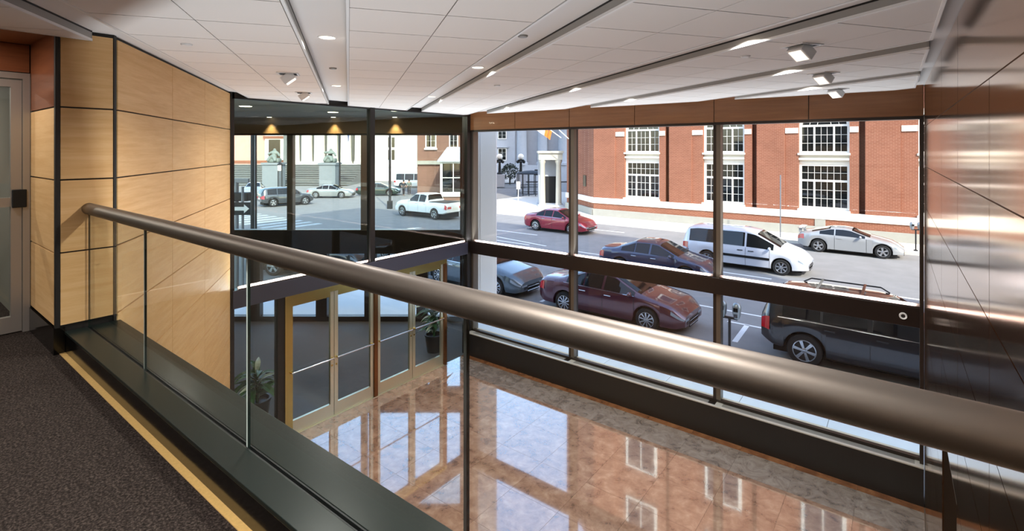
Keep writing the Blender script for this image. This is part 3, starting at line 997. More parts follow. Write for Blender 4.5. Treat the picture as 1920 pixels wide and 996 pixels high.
# ================================================================== STREET
street = tag(MB().box(-170, 90, -30, 150, -0.45, -0.25).build('street', M_ASPHALT), 'grey asphalt of the street and intersection', 'street', kind='structure')
YC = 13.35
sw = tag(bx('sidewalk', M_CURB, None, -8.6, 40, 9.5, YC, -0.25, -0.105), 'pale concrete sidewalk below the street windows', 'sidewalk', kind='structure')
for i in range(-6, 3):
    for j in range(2):
        x0 = i * 1.5 + 0.35
        y0 = 9.52 + j * 1.82
        bx('paving_slab', M_CONC, sw, max(x0 + 0.006, -8.59), x0 + 1.494, y0, y0 + 1.808, -0.105, -0.095)
bx('curbstone', M_CURB, sw, -8.6, 40, YC - 0.18, YC + 0.02, -0.25, -0.094)
sw2 = tag(MB().prism([(-8.6, 9.5), (-8.6, YC), (-14.8, YC), (-16.6, 11.4), (-18.0, 8.6), (-19.6, 6.4), (-16.5, 5.9), (v_l.x, v_l.y), (v_r.x, v_r.y)], -0.25, -0.1).build('corner_sidewalk', M_CONC),
          'pale concrete corner sidewalk outside the vestibule', 'sidewalk', kind='structure')
YF = 32.0
tag(MB().prism([(60, YF), (-30, YF), (-33, 35), (-33, 52), (60, 52)], -0.25, -0.1).build('far_sidewalk', M_CONCF), 'sunlit sidewalk along the brick building', 'sidewalk', kind='structure')
def stripe(name, parent, a, b, w=0.12):
    a, b = Vector((*a, 0)), Vector((*b, 0))
    d = b - a
    T = frame_T((a.x, a.y, 0), (d.normalized().x, d.normalized().y))
    return MB(T).box(0, d.length, -w / 2, w / 2, -0.25, -0.247).build(name, M_PAINT, parent)
mk = thing('road_marking', 'white painted parking and lane lines on the near side of the street', 'road marking', kind='structure')
stripe('line', mk, (-14.5, 17.33), (6, 17.33), 0.10)
stripe('line', mk, (-4.3, 16.23), (-3.0, 16.22), 0.10)
stripe('line', mk, (-3.74, 16.22), (-3.68, 14.6), 0.14)
stripe('line', mk, (-9.95, 16.2), (-9.9, 14.4), 0.12)
stripe('line', mk, (-10.6, 16.22), (-9.4, 16.22), 0.10)
for k in range(-4, 3):
    stripe('lane_dash', mk, (-20 + k * 6.0 + 20 - 1.5 , 22.65), (-20 + k * 6.0 + 20 + 1.7, 22.6), 0.12)
for a, b in (((-13.4, 19.9), (-9.4, 19.9)), ((-19.5, 23.6), (-15.4, 22.9)), ((-21.5, 25.5), (-17.8, 25.5)), ((-20, 29.6), (-14, 29.6))):
    stripe('lane_dash', mk, a, b, 0.12)
cw_ = thing('crosswalk', 'faded white crosswalk bars across the intersection', 'road marking', kind='structure')
for k in range(9):
    x = -43 + k * 1.25
    MB().box(x, x + 0.55, 16.6, 20.2, -0.25, -0.247).build('bar', mat('faded_paint', (176, 182, 182), 0.85, var=0.25, vscale=3), cw_)

# ================================================================== BRICK BUILDING
Yb = 35.0
bb = thing('brick_building', 'sunlit red brick building with white framed multi-pane windows', 'building', (0, 0, 0))
HB = 26.0
MB().prism([(-23.2, 60), (-23.2, 37.7), (-21.1, 36.6), (-19.12, Yb), (-18.0, Yb), (-18.0, 35.62), (50, 35.62), (50, 60)], -0.1, HB).build('brick_wall', M_BRICK, bb)
wins = [(-16.58, -13.92), (-10.86, -8.26), (-5.18, -2.6), (0.5, 3.1), (6.2, 8.8), (11.9, 14.5), (17.6, 20.2)]
prev = -18.0
for a, b in wins:
    bx('wall_bay', M_BRICK, bb, prev, a - 0.75, Yb, 35.62, 0.45, HB)
    bx('pier', M_BRICK, bb, a - 0.75, a, Yb + 0.1, 35.62, 0.45, HB)
    bx('pier', M_BRICK, bb, b, b + 0.45, Yb + 0.1, 35.62, 0.45, HB)
    bx('impost', M_STONE, bb, a - 0.72, a - 0.02, Yb + 0.04, Yb + 0.2, 5.96, 6.28)
    bx('impost', M_STONE, bb, b + 0.02, b + 0.43, Yb + 0.04, Yb + 0.2, 5.96, 6.28)
    prev = b + 0.75
bx('wall_bay', M_BRICK, bb, prev, 50, Yb, 35.62, 0.45, HB)
bx('stone_band', M_STONE, bb, -19.1, 50, Yb - 0.1, Yb + 0.3, 0.86, 1.28)
bx('stone_base', M_STONEB, bb, -19.1, 50, Yb - 0.16, Yb + 0.3, -0.1, 0.42)
bx('brick_plinth', M_BRICK, bb, -19.1, 50, Yb - 0.04, Yb + 0.3, 0.42, 0.86)
for (a, b, nm) in (((-19.12, Yb), (-21.1, 36.6), 0), ((-21.1, 36.6), (-23.2, 37.7), 1)):
    wallseg(a, b, 0.86, 1.28, 0.24, M_STONE, 'stone_band', bb)
    wallseg(a, b, -0.1, 0.42, 0.3, M_STONEB, 'stone_base', bb)
bx('wall_plate', M_STONEB, bb, -4.31, -3.77, Yb - 0.08, Yb, 0.36, 0.84)


def bwindow(a, b, z0, z1, cols, rows, parent, mids=(), split=None, name='window'):
    """White frame, muntins and one object per pane."""
    y0, y1 = Yb + 0.40, Yb + 0.48
    fr = MB()
    t = 0.13
    fr.box(a, a + t, y0 - 0.08, y1, z0, z1)
    fr.box(b - t, b, y0 - 0.08, y1, z0, z1)
    fr.box(a + t, b - t, y0 - 0.06, y1, z0, z0 + 0.14)
    fr.box(a + t, b - t, y0 - 0.06, y1, z1 - 0.12, z1)
    w = fr.build(name, M_WHITE, parent)
    x0, x1 = a + t, b - t
    # three lights: 2 + 3 + 2 columns separated by mullions
    mw = 0.09
    cwid = (x1 - x0 - 2 * mw) / 7.0
    ed = [x0, x0 + 2 * cwid, x0 + 2 * cwid + mw, x0 + 5 * cwid + mw, x0 + 5 * cwid + 2 * mw, x1]
    zb, zt = z0 + 0.14, z1 - 0.12
    zones = []
    if split:
        zm = zb + (zt - zb) * split
        bx('rail', M_WHITE, w, x0, x1, y0 - 0.05, y1, zm - 0.06, zm + 0.06)
        zones = [(zb, zm - 0.06, rows), (zm + 0.06, zt, 2)]
    else:
        zones = [(zb, zt, rows)]
    for zi, (za, zc, nr) in enumerate(zones):
        full = (split and zi == 1)
        if full:
            spans = [(x0, x1, 7)]
        else:
            spans = [(ed[0], ed[1], 2), (ed[2], ed[3], 3), (ed[4], ed[5], 2)]
            for q in (ed[1], ed[3]):
                bx('mullion', M_WHITE, w, q, q + mw, y0 - 0.05, y1, za, zc)
        for (sa, sb, nc) in spans:
            pw, ph = (sb - sa) / nc, (zc - za) / nr
            for i in range(nc):
                for j in range(nr):
                    bx('pane', M_DARKGLASS, w, sa + i * pw + 0.006, sa + (i + 1) * pw - 0.006, y0 + 0.02, y0 + 0.03, za + j * ph + 0.006, za + (j + 1) * ph - 0.006)
            mn = MB()
            for i in range(1, nc):
                mn.box(sa + i * pw - 0.010, sa + i * pw + 0.010, y0, y0 + 0.035, za, zc)
            for j in range(1, nr):
                mn.box(sa, sb, y0, y0 + 0.035, za + j * ph - 0.010, za + j * ph + 0.010)
            mn.build('muntins', M_WHITE, w)
    return w


for i, (a, b) in enumerate(wins):
    if i < 4:
        bwindow(a, b, 1.40, 4.10, 7, 3, bb, split=0.64)
        bx('spandrel', M_STONE, bb, a, b, Yb + 0.30, 35.62, 4.10, 4.72)
        bx('spandrel_cornice', M_STONE, bb, a - 0.04, b + 0.04, Yb + 0.12, Yb + 0.34, 4.34, 4.46)
        bx('window_sill', M_STONE, bb, a - 0.05, b + 0.05, Yb + 0.05, Yb + 0.4, 4.64, 4.76)
        bx('window_sill', M_STONE, bb, a - 0.05, b + 0.05, Yb - 0.08, Yb + 0.4, 1.28, 1.40)
        w = bwindow(a, b, 4.72, 6.45, 7, 3, bb)
        # arched light with fan tracery
        cx, R = (a + b) / 2, (b - a) / 2
        ring = MB()
        prof = []
        N = 16
        for k in range(N):
            t0, t1 = math.pi * k / N, math.pi * (k + 1) / N
            for (ra, rb, ya, yb) in ((R - 0.16, R, Yb + 0.32, Yb + 0.48),):
                q = [(cx + ra * math.cos(t0), ya, 6.45 + ra * math.sin(t0)), (cx + rb * math.cos(t0), ya, 6.45 + rb * math.sin(t0)),
                     (cx + rb * math.cos(t1), ya, 6.45 + rb * math.sin(t1)), (cx + ra * math.cos(t1), ya, 6.45 + ra * math.sin(t1))]
                ring.face(q)
                ring.face([q[0], q[3], (q[3][0], yb, q[3][2]), (q[0][0], yb, q[0][2])])
                # brick spandrel above the arch
        aw = ring.build('arch_frame', M_WHITE, bb)
        gl = MB()
        gl.face([(cx + (R - 0.1) * math.cos(math.pi * k / N), Yb + 0.43, 6.45 + (R - 0.1) * math.sin(math.pi * k / N)) for k in range(N + 1)])
        gl.build('pane', M_DARKGLASS, aw)
        mu = MB()
        for k in range(1, 8):
            t = math.pi * k / 8
            mu.cyl((cx + 0.35 * math.cos(t), Yb + 0.42, 6.45 + 0.35 * math.sin(t)), (cx + (R - 0.1) * math.cos(t), Yb + 0.42, 6.45 + (R - 0.1) * math.sin(t)), 0.016, n=6)
        for k in range(10):
            t0, t1 = math.pi * k / 10, math.pi * (k + 1) / 10
            for rr in (0.35, 0.75):
                mu.cyl((cx + rr * math.cos(t0), Yb + 0.42, 6.45 + rr * math.sin(t0)), (cx + rr * math.cos(t1), Yb + 0.42, 6.45 + rr * math.sin(t1)), 0.016, n=6)
        mu.build('tracery', M_WHITE, aw)
        # brick infill outside the arch up to its crown
        inf = MB()
        for sgn in (-1, 1):
            for k in range(N // 2):
                t0, t1 = math.pi / 2 * k / (N // 2), math.pi / 2 * (k + 1) / (N // 2)
                x0_, x1_ = cx + sgn * R * math.cos(t0), cx + sgn * R * math.cos(t1)
                z0_, z1_ = 6.45 + R * math.sin(t0), 6.45 + R * math.sin(t1)
                inf.face([(x0_, Yb + 0.1, z0_), (x1_, Yb + 0.1, z1_), (x1_, Yb + 0.1, 6.45 + R), (x0_, Yb + 0.1, 6.45 + R)])
                inf.face([(x0_, Yb + 0.1, z0_), (x1_, Yb + 0.1, z1_), (x1_, Yb + 0.5, z1_), (x0_, Yb + 0.5, z0_)])
        inf.build('arch_brickwork', M_BRICK, bb)
        bx('brick_panel', M_BRICK, bb, a, b, Yb + 0.1, 35.62, 6.45 + R, HB)
    else:
        for (z0, z1) in ((1.4, 4.1), (4.75, 7.4)):
            w = MB().box(a, b, Yb + 0.36, Yb + 0.5, z0, z1).build('window', M_WHITE, bb)
            bx('pane', M_DARKGLASS, w, a + 0.18, b - 0.18, Yb + 0.33, Yb + 0.36, z0 + 0.18, z1 - 0.18)
    # upper floors, outside the frame but mirrored in the lobby floor
    for (z0, z1) in ((10.2, 13.2), (15.4, 18.4), (20.6, 23.2)):
        w = MB().box(a + 0.15, b - 0.15, Yb + 0.02, Yb + 0.12, z0, z1).build('window', M_WHITE, bb)
        bx('pane', M_DARKGLASS, w, a + 0.35, (a + b) / 2 - 0.06, Yb - 0.01, Yb + 0.02, z0 + 0.2, z1 - 0.2)
        bx('pane', M_DARKGLASS, w, (a + b) / 2 + 0.06, b - 0.35, Yb - 0.01, Yb + 0.02, z0 + 0.2, z1 - 0.2)
bx('added_shade_wing', M_BRICK, bb, -23.2, 50, 44, 60, HB, 42)  # unseen block added to keep the grey stone building in shade
bx('cornice', M_STONE, bb, -19.4, 50, Yb - 0.6, 35.7, HB - 1.2, HB)
# small dark openings on the shaded corner
wallseg((-20.3, 35.95), (-20.75, 36.32), 2.0, 2.9, 0.12, M_DARKGLASS, 'vent_window', bb)
wallseg((-21.9, 37.0), (-22.8, 37.48), 4.9, 7.2, 0.1, M_WHITE, 'corner_window', bb)
wallseg((-22.05, 37.07), (-22.65, 37.4), 5.05, 7.05, 0.16, M_DARKGLASS, 'corner_pane', bb)
# entrance portico
M_PORCH = mat('porch_stone', (176, 172, 160), 0.85, var=0.05, vscale=3)
pt_ = thing('portico', 'small white columned entrance porch at the brick corner', 'porch', tuple(rf(3.45, 46.2)[:2]) + (-0.1,), YAW)
bx('entablature', M_PORCH, pt_, -1.05, 1.05, -0.8, 1.2, 4.15, 4.75)
bx('cornice', M_PORCH, pt_, -1.15, 1.15, -0.95, 1.2, 4.75, 4.95)
for x in (-0.72, 0.72):
    c = MB().lathe([(0.34, 0.0), (0.34, 0.2), (0.27, 0.28), (0.27, 0.4), (0.22, 3.8), (0.3, 3.95), (0.32, 4.15)], axis_p=(x, -0.5, 0), n=18)
    c.build('column', M_PORCH, pt_, smooth=40)
bx('doorway', M_STONEG, pt_, -1.05, 1.05, 0.9, 1.2, 0.0, 4.15)
bx('door_leaf', M_IRON, pt_, -0.5, 0.6, 0.86, 0.9, 0.0, 2.6)
bx('step', M_STONEG, pt_, -1.15, 1.15, -1.0, 1.2, 0.0, 0.14)

# flags on angled poles over the porch
fl = thing('angled_flag', 'orange and white flag on an angled pole above the porch', 'flag', (-23.9, 37.9, 6.9))
MB().cyl((0, 0, -0.9), (-1.9, -1.6, 0.9), 0.035, n=8).build('pole', M_WHITE, fl)
fm_ = MB()
for k in range(6):
    x0, x1 = -1.9 + k * 0.22, -1.9 + (k + 1) * 0.22
    y0, y1 = -1.6 + k * 0.18, -1.6 + (k + 1) * 0.18
    z0, z1 = 0.85 - k * 0.2, 0.85 - (k + 1) * 0.2
    wv = 0.08 * math.sin(k * 1.7)
    fm_.face([(x0, y0 + wv, z0), (x1, y1 - wv, z1), (x1 - 0.2, y1 - wv, z1 - 0.75), (x0 - 0.25, y0 + wv, z0 - 0.7)], k // 2 % 2)
fm_.build('cloth', [mat('flag_orange', (226, 120, 44), 0.8), mat('flag_white', (240, 236, 226), 0.8)], fl)
fl2 = thing('bare_flagpole', 'bare white angled flagpole right of the orange flag', 'flagpole', (-22.6, 37.2, 6.4))
MB().cyl((0, 0, -0.6), (-1.4, -1.2, 1.1), 0.035, n=8).build('pole', M_WHITE, fl2)
MB().ball((-1.4, -1.2, 1.12), 0.07, 6).build('finial', M_BRASS, fl2)


# ================================================================== VEHICLES
def interp(prof, x):
    if x <= prof[0][0]: return prof[0][1]
    for (a, za), (b, zb) in zip(prof[:-1], prof[1:]):
        if x <= b:
            t = (x - a) / (b - a) if b > a else 0
            return za + (zb - za) * t
    return prof[-1][1]


def smooth_prof(prof, x, h=0.09):
    return (interp(prof, x - h) + 2 * interp(prof, x - h / 2) + 2 * interp(prof, x) + 2 * interp(prof, x + h / 2) + interp(prof, x + h)) / 8


STEP = 0.07


def make_car(name, label, cat, rear, heading, spec, paint, rim='multi', detail=True, kind_group=None):
    """rear = (x, y) of the centre of the rear bumper; local x forward, y left, z up."""
    L, W = spec['L'], spec['W'] / 2
    top, sho, low = spec['top'], spec['shoulder'], spec['low']
    xr, xf, rw = spec['xr'], spec['xf'], spec['rw']
    root = thing(name, label, cat, (rear[0], rear[1], -0.25), heading, group=kind_group)
    Ra = rw + 0.065

    def sect(x):
        zt, zs = smooth_prof(top, x), smooth_prof(sho, x)
        zs = min(zs, zt - 0.03)
        zl = interp(low, x)
        for xw in (xr, xf):
            if abs(x - xw) < Ra:
                zl = max(zl, rw + math.sqrt(Ra * Ra - (x - xw) ** 2) * 0.97)
        e = min(x, L - x)
        rr = spec.get('round', 0.42)
        w = W * (1 - spec.get('taper', 0.22) * max(0, 1 - e / rr) ** 2.2)
        g = max(0.0, min(1.0, (zt - zs) / 0.5))
        yr = w * (0.90 - spec.get('tumble', 0.22) * g)
        zr = zt - min(0.075, 0.45 * (zt - zs))
        zl = min(zl, zs - 0.04)
        return [(0, zl), (0.90 * w, zl), (0.975 * w, zl + 0.06 * (zs - zl)), (w, zl + 0.42 * (zs - zl)), (0.992 * w, zl + 0.75 * (zs - zl)),
                (0.955 * w, zs), (yr, zr), (0.72 * yr, zt - 0.012), (0.0, zt)]

    xsn = [0.0, 0.025]
    x = 0.07
    while x < L - 0.05:
        xsn.append(x)
        x += STEP
    for xw in (xr, xf):
        xsn += [xw - Ra, xw - Ra + 0.002, xw + Ra - 0.002, xw + Ra]
    xsn += [L - 0.025, L]
    xsn = sorted(set(round(q, 4) for q in xsn))
    b = MB()
    rings = []
    for x in xsn:
        s = sect(x)
        full = [(y, z) for y, z in s] + [(-y, z) for y, z in s[-2:0:-1]]
        rings.append([b.pt((x, y, z)) for y, z in full])
    n = len(rings[0])
    for A, B in zip(rings[:-1], rings[1:]):
        for k in range(n):
            j = (k + 1) % n
            b.f.append([A[k], A[j], B[j], B[k]]); b.mi.append(0)
    b.f.append(rings[0][::-1]); b.mi.append(0)
    b.f.append(rings[-1]); b.mi.append(0)
    body = b.build('body', paint, root, smooth=38)
    # underbody fills the wheel wells
    bx('underbody', M_UNDER, root, 0.25, L - 0.25, -W * 0.66, W * 0.66, 0.16, min(0.62, spec['shoulder'][1][1] - 0.1))

    def side_pt(x, i, t, sgn, off):
        s = sect(x)
        (y0, z0), (y1, z1) = s[i], s[i + 1]
        y, z = y0 + (y1 - y0) * t, z0 + (z1 - z0) * t
        ny, nz = (z1 - z0), -(y1 - y0)
        l = math.hypot(ny, nz) or 1
        return (x, sgn * (y + ny / l * off), z + nz / l * off)

    def side_patch(xa, xb, i, t0, t1, sgn, off, name_, m, parent, trim0=0.0, trim1=0.0, steps=None):
        mb = MB()
        steps = steps or max(2, int((xb - xa) / 0.07))
        for k in range(steps):
            u0, u1 = xa + (xb - xa) * k / steps, xa + (xb - xa) * (k + 1) / steps
            mb.face([side_pt(u0, i, t0, sgn, off), side_pt(u1, i, t0, sgn, off), side_pt(u1, i, t1, sgn, off), side_pt(u0, i, t1, sgn, off)])
        return mb.build(name_, m, parent, smooth=60)

    def top_patch(xa, xb, fr, off, name_, m, parent):
        mb = MB()
        steps = max(3, int((xb - xa) / 0.06))
        ts = [-fr, -0.72, -0.36, 0, 0.36, 0.72, fr]
        def P(x, t):
            s = sect(x)
            yr = s[6][0]
            a = abs(t)
            if a > 0.72:
                z = s[7][1] + (s[6][1] - s[7][1]) * (a - 0.72) / 0.28
            else:
                z = s[8][1] + (s[7][1] - s[8][1]) * a / 0.72
            dz = (smooth_prof(top, x + 0.05) - smooth_prof(top, x - 0.05)) / 0.1
            l = math.sqrt(1 + dz * dz)
            return (x - dz / l * off, yr * t, z + off / l)
        for k in range(steps):
            u0, u1 = xa + (xb - xa) * k / steps, xa + (xb - xa) * (k + 1) / steps
            for p, q in zip(ts[:-1], ts[1:]):
                mb.face([P(u0, p), P(u1, p), P(u1, q), P(u0, q)])
        return mb.build(name_, m, parent, smooth=60)

    gm = spec.get('glass', M_CARGLASS)
    for sgn in (1, -1):
        for (xa, xb) in spec['windows']:
            side_patch(xa, xb, 5, 0.06, 0.93, sgn, 0.008, 'side_window', gm, body)
        if detail:
            for xd in spec.get('seams', ()):
                for i in (2, 3, 4):
                    pass
                mb = MB()
                for i in (2, 3, 4):
                    mb.face([side_pt(xd, i, 0, sgn, 0.004), side_pt(xd + 0.012, i, 0, sgn, 0.004), side_pt(xd + 0.012, i, 1, sgn, 0.004), side_pt(xd, i, 1, sgn, 0.004)])
                mb.build('door_seam', M_TRIMK, body)
            if spec.get('chrome'):
                side_patch(spec['windows'][0][0] - 0.1, spec['windows'][-1][1], 5, -0.015, 0.02, sgn, 0.011, 'chrome_strip', M_CHROME, body)
            if spec.get('moulding'):
                side_patch(xr + Ra + 0.05, xf - Ra - 0.05, 3, 0.1, 0.5, sgn, 0.014, 'side_moulding', M_TRIMK, body)
            for xh in spec.get('handles', ()):
                p = side_pt(xh, 4, 0.35, sgn, 0.012)
                bx('door_handle', spec.get('hmat', M_CHROME), body, p[0] - 0.11, p[0] + 0.11, p[1] - 0.014, p[1] + 0.014, p[2] - 0.014, p[2] + 0.016, bevel=0.006)
            side_patch(xr + Ra, xf - Ra, 1, 0.0, 1.0, sgn, 0.004, 'rocker', M_TRIMK, body)
        # mirror
        xm = spec['xm']
        p = side_pt(xm, 5, 0.06, sgn, 0.0)
        MB().ball((p[0], p[1] + sgn * 0.12, p[2] + 0.06), 0.1, 8, sx=0.6, sy=1.05, sz=0.72).build('mirror', spec.get('mmat', paint), root, smooth=60)
        # lamps wrap the corners
        hx = spec.get('hl', 0.34)
        side_patch(L - hx, L - 0.01, 4, 0.1, 0.8, sgn, 0.008, 'headlamp', M_HEADL, body)
        side_patch(0.01, spec.get('tl', 0.3), 4, spec.get('tl0', -0.6), 0.85, sgn, 0.008, 'tail_lamp', M_TAILL, body)
        sL, s0 = sect(L), sect(0.0)
        MB().face([(L + 0.006, sgn * 0.5 * sL[5][0], sL[4][1] - 0.03), (L + 0.006, sgn * 0.97 * sL[5][0], sL[4][1] - 0.02), (L + 0.006, sgn * 0.97 * sL[5][0], sL[5][1] - 0.02), (L + 0.006, sgn * 0.55 * sL[5][0], sL[5][1] - 0.03)]) or None
        mb = MB()
        mb.box(L - 0.01, L + 0.008, sgn * 0.55 * sL[5][0], sgn * 0.98 * sL[5][0], sL[4][1] - 0.02, sL[5][1] - 0.015)
        mb.build('headlamp', M_HEADL, body)
        mb = MB()
        mb.box(-0.008, 0.01, sgn * 0.5 * s0[5][0], sgn * 0.98 * s0[5][0], s0[3][1] + 0.06, s0[5][1] - 0.03)
        mb.build('tail_lamp', M_TAILL, body)
    for (xa, xb) in spec['screens']:
        top_patch(xa, xb, 0.93, 0.008, 'windscreen', gm, body)
    sL, s0 = sect(L), sect(0.0)
    zg0, zg1 = sL[3][1] - 0.16, sL[5][1] - 0.05
    bx('grille', M_TRIMK, body, L - 0.01, L + 0.01, -0.5 * sL[5][0], 0.5 * sL[5][0], zg0, zg1)
    for q in (0.25, 0.75):
        bx('grille_bar', M_CHROME, body, L + 0.008, L + 0.02, -0.5 * sL[5][0], 0.5 * sL[5][0], zg0 + (zg1 - zg0) * q - 0.012, zg0 + (zg1 - zg0) * q + 0.012)
    bx('lower_intake', M_TRIMK, body, L - 0.02, L + 0.01, -0.75 * sL[3][0], 0.75 * sL[3][0], sL[0][1] + 0.04, sL[0][1] + 0.14)
    bx('number_plate', M_PLATE, body, -0.015, 0.0, -0.26, 0.26, s0[3][1] - 0.02, s0[3][1] + 0.13)
    if spec.get('spoiler'):
        sb = bx('spoiler', paint, body, 0.0, 0.26, -W * 0.8, W * 0.8, interp(top, 0.1) + 0.17, interp(top, 0.1) + 0.2)
        for sg in (-1, 1):
            bx('spoiler_post', paint, sb, 0.05, 0.2, sg * W * 0.7 - 0.03, sg * W * 0.7 + 0.03, interp(top, 0.1) - 0.03, interp(top, 0.1) + 0.18)
    if spec.get('rack'):
        xa, xb, zz = spec['rack']
        for sg in (-1, 1):
            y = sg * sect((xa + xb) / 2)[6][0] * 0.9
            MB().cyl((xa, y, zz - 0.06), (xa + 0.18, y, zz + 0.05), 0.016, n=8).cyl((xa + 0.18, y, zz + 0.05), (xb - 0.18, y, zz + 0.05), 0.018, n=8).cyl((xb - 0.18, y, zz + 0.05), (xb, y, zz - 0.06), 0.016, n=8).build('roof_rail', M_TRIMK, root, smooth=40)
        for xx in (xa + 0.45, xb - 0.5):
            y = sect(xx)[6][0] * 0.9
            bx('roof_bar', M_CHROME, root, xx - 0.03, xx + 0.03, -y, y, zz + 0.05, zz + 0.08)
    if spec.get('bed'):
        xa, xb, zb = spec['bed']
        bx('bed_liner', M_TRIMK, body, xa, xb, -W * 0.78, W * 0.78, zb, zb + 0.012)
    # wheels
    wt = 0.21
    tyre_me = MB().lathe([(rw * 0.66, -wt / 2), (rw * 0.93, -wt / 2), (rw, -wt / 2 + 0.03), (rw, wt / 2 - 0.03), (rw * 0.93, wt / 2), (rw * 0.66, wt / 2)], axis='Y', n=28).mesh('tyre', M_TYRE, smooth=40)
    r_ = MB()
    r_.lathe([(rw * 0.66, 0.10), (rw * 0.69, 0.104), (rw * 0.62, 0.108), (rw * 0.60, 0.09)], axis='Y', n=28)
    r_.lathe([(0.0, 0.1), (rw * 0.13, 0.1), (rw * 0.17, 0.09)], axis='Y', n=14)
    ns = {'multi': 10, 'six': 6, 'five': 5, 'seven': 7}[rim]
    for k in range(ns):
        a = 2 * math.pi * k / ns + 0.2
        da = {'multi': 0.13, 'six': 0.2, 'five': 0.3, 'seven': 0.2}[rim]
        for (o_, h_) in ((0, 1),):
            ri, ro = rw * 0.12, rw * 0.64
            wi, wo = da * 0.7 * rw * 0.45, da * rw * 0.5
            ux, uz, px, pz = math.cos(a), math.sin(a), -math.sin(a), math.cos(a)
            r_.face([(ux * ri + px * wi, 0.095, uz * ri + pz * wi), (ux * ro + px * wo, 0.1, uz * ro + pz * wo), (ux * ro - px * wo, 0.1, uz * ro - pz * wo), (ux * ri - px * wi, 0.095, uz * ri - pz * wi)])
    rim_me = r_.mesh('rim', spec.get('rimmat', M_RIM), smooth=40)
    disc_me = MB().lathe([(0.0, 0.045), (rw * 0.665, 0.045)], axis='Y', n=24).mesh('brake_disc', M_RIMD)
    for xw in (xr, xf):
        for sg in (1, -1):
            t = link('wheel', tyre_me, root)
            t.location = (xw, sg * (W - wt / 2 - 0.02), rw)
            if sg < 0:
                t.rotation_euler = (0, 0, math.pi)
            link('rim', rim_me, t)
            link('brake_disc', disc_me, t)
    return root


def sedan(L=4.85, W=1.85, H=1.46, xr=1.05, xf=3.8, rw=0.335, chrome=True, **kw):
    k = L / 4.85
    d = dict(L=L, W=W, xr=xr, xf=xf, rw=rw, chrome=chrome,
             top=[(0, 0.80), (0.05, 1.02), (0.75 * k, 1.08), (1.0 * k, 1.16), (1.75 * k, H - 0.02), (2.25 * k, H), (2.7 * k, H - 0.03), (3.62 * k, 1.02), (4.5 * k, 0.84), (4.78 * k, 0.68), (L, 0.56)],
             shoulder=[(0, 0.74), (0.1, 0.92), (1.0 * k, 0.98), (2.5 * k, 0.95), (3.6 * k, 0.93), (4.5 * k, 0.76), (L, 0.48)],
             low=[(0, 0.36), (0.25, 0.24), (1.5, 0.19), (L - 0.9, 0.19), (L - 0.2, 0.22), (L, 0.28)],
             windows=[(1.12 * k, 1.72 * k), (1.76 * k, 2.36 * k), (2.44 * k, 3.42 * k)], screens=[(0.98 * k, 1.7 * k), (2.78 * k, 3.58 * k)],
             seams=(1.55 * k, 2.40 * k, 3.42 * k), handles=(1.72 * k, 2.58 * k), xm=3.32 * k)
    d.update(kw)
    return d


def suv(L=4.75, W=1.92, H=1.75, rw=0.38, **kw):
    d = dict(L=L, W=W, xr=0.98, xf=3.82, rw=rw, tumble=0.16, taper=0.2, round=0.35,
             top=[(0, 1.05), (0.06, 1.3), (0.35, H - 0.06), (1.0, H), (2.4, H), (2.75, H - 0.05), (3.55, 1.16), (4.4, 1.02), (L - 0.05, 0.86), (L, 0.72)],
             shoulder=[(0, 0.95), (0.1, 1.08), (1.2, 1.09), (3.5, 1.05), (4.4, 0.92), (L, 0.62)],
             low=[(0, 0.5), (0.3, 0.36), (1.6, 0.27), (L - 1, 0.27), (L - 0.2, 0.32), (L, 0.4)],
             windows=[(0.5, 1.3), (1.36, 2.22), (2.32, 3.35)], screens=[(0.03, 0.3), (2.8, 3.5)],
             seams=(1.33, 2.27, 3.4), handles=(1.5, 2.5), xm=3.3, hmat=M_TRIMK, tl=0.22, tl0=-1.0, chrome=True, rack=(0.75, 2.6, H))
    d.update(kw)
    return d


def paint(name, rgb, metal=0.35, rough=0.3):
    return mat('paint_' + name, rgb, rough, metal=metal, coat=1.0, coatrough=0.02)


P_BURG = paint('burgundy', (78, 34, 46))
P_GREY = paint('slate', (70, 80, 88))
P_BLACK = paint('black', (30, 31, 35))
P_NAVY = paint('navy', (38, 44, 72))
P_WHITE = paint('white', (200, 203, 212), 0.0)
P_SILVER = paint('silver', (158, 160, 162), 0.3)
P_RED = paint('red', (136, 24, 44))
P_DGREY = paint('charcoal', (66, 70, 74))
P_GREEN = paint('dark_green', (40, 56, 50))
P_PURE = paint('bright_white', (232, 232, 228), 0.0)

make_car('sedan', 'burgundy four-door sedan parked at the near curb', 'car', (-9.68, 14.75), 0, sedan(), P_BURG)
make_car('sedan', 'dark slate sedan parked behind the burgundy sedan', 'car', (-15.45, 14.8), 0, sedan(L=4.95, xr=1.05, xf=3.95), P_GREY)
make_car('suv', 'black suv with roof rails parked at the near curb on the right', 'car', (-2.92, 14.88), 0, suv(), P_BLACK, rim='six')
make_car('sedan', 'dark navy sedan driving in the middle lane before the white minivan', 'car', (-10.55, 20.55), 0, sedan(L=4.7, chrome=False), P_NAVY, rim='five')
van = dict(L=5.1, W=1.98, xr=1.15, xf=4.15, rw=0.33, tumble=0.15, taper=0.24, round=0.5,
           top=[(0, 1.0), (0.06, 1.35), (0.25, 1.66), (0.7, 1.74), (2.6, 1.75), (3.15, 1.66), (4.15, 1.14), (4.75, 0.94), (5.0, 0.76), (5.1, 0.6)],
           shoulder=[(0, 0.95), (0.1, 1.02), (1.5, 1.02), (4.0, 0.98), (4.7, 0.8), (5.1, 0.5)],
           low=[(0, 0.4), (0.3, 0.26), (1.7, 0.2), (4.3, 0.2), (5.1, 0.28)],
           windows=[(0.35, 1.45), (1.52, 2.72), (2.8, 3.85)], screens=[(0.02, 0.22), (3.2, 4.1)], seams=(1.48, 2.76, 3.7), handles=(2.55, 2.98), hmat=M_TRIMK, moulding=True, xm=3.72)
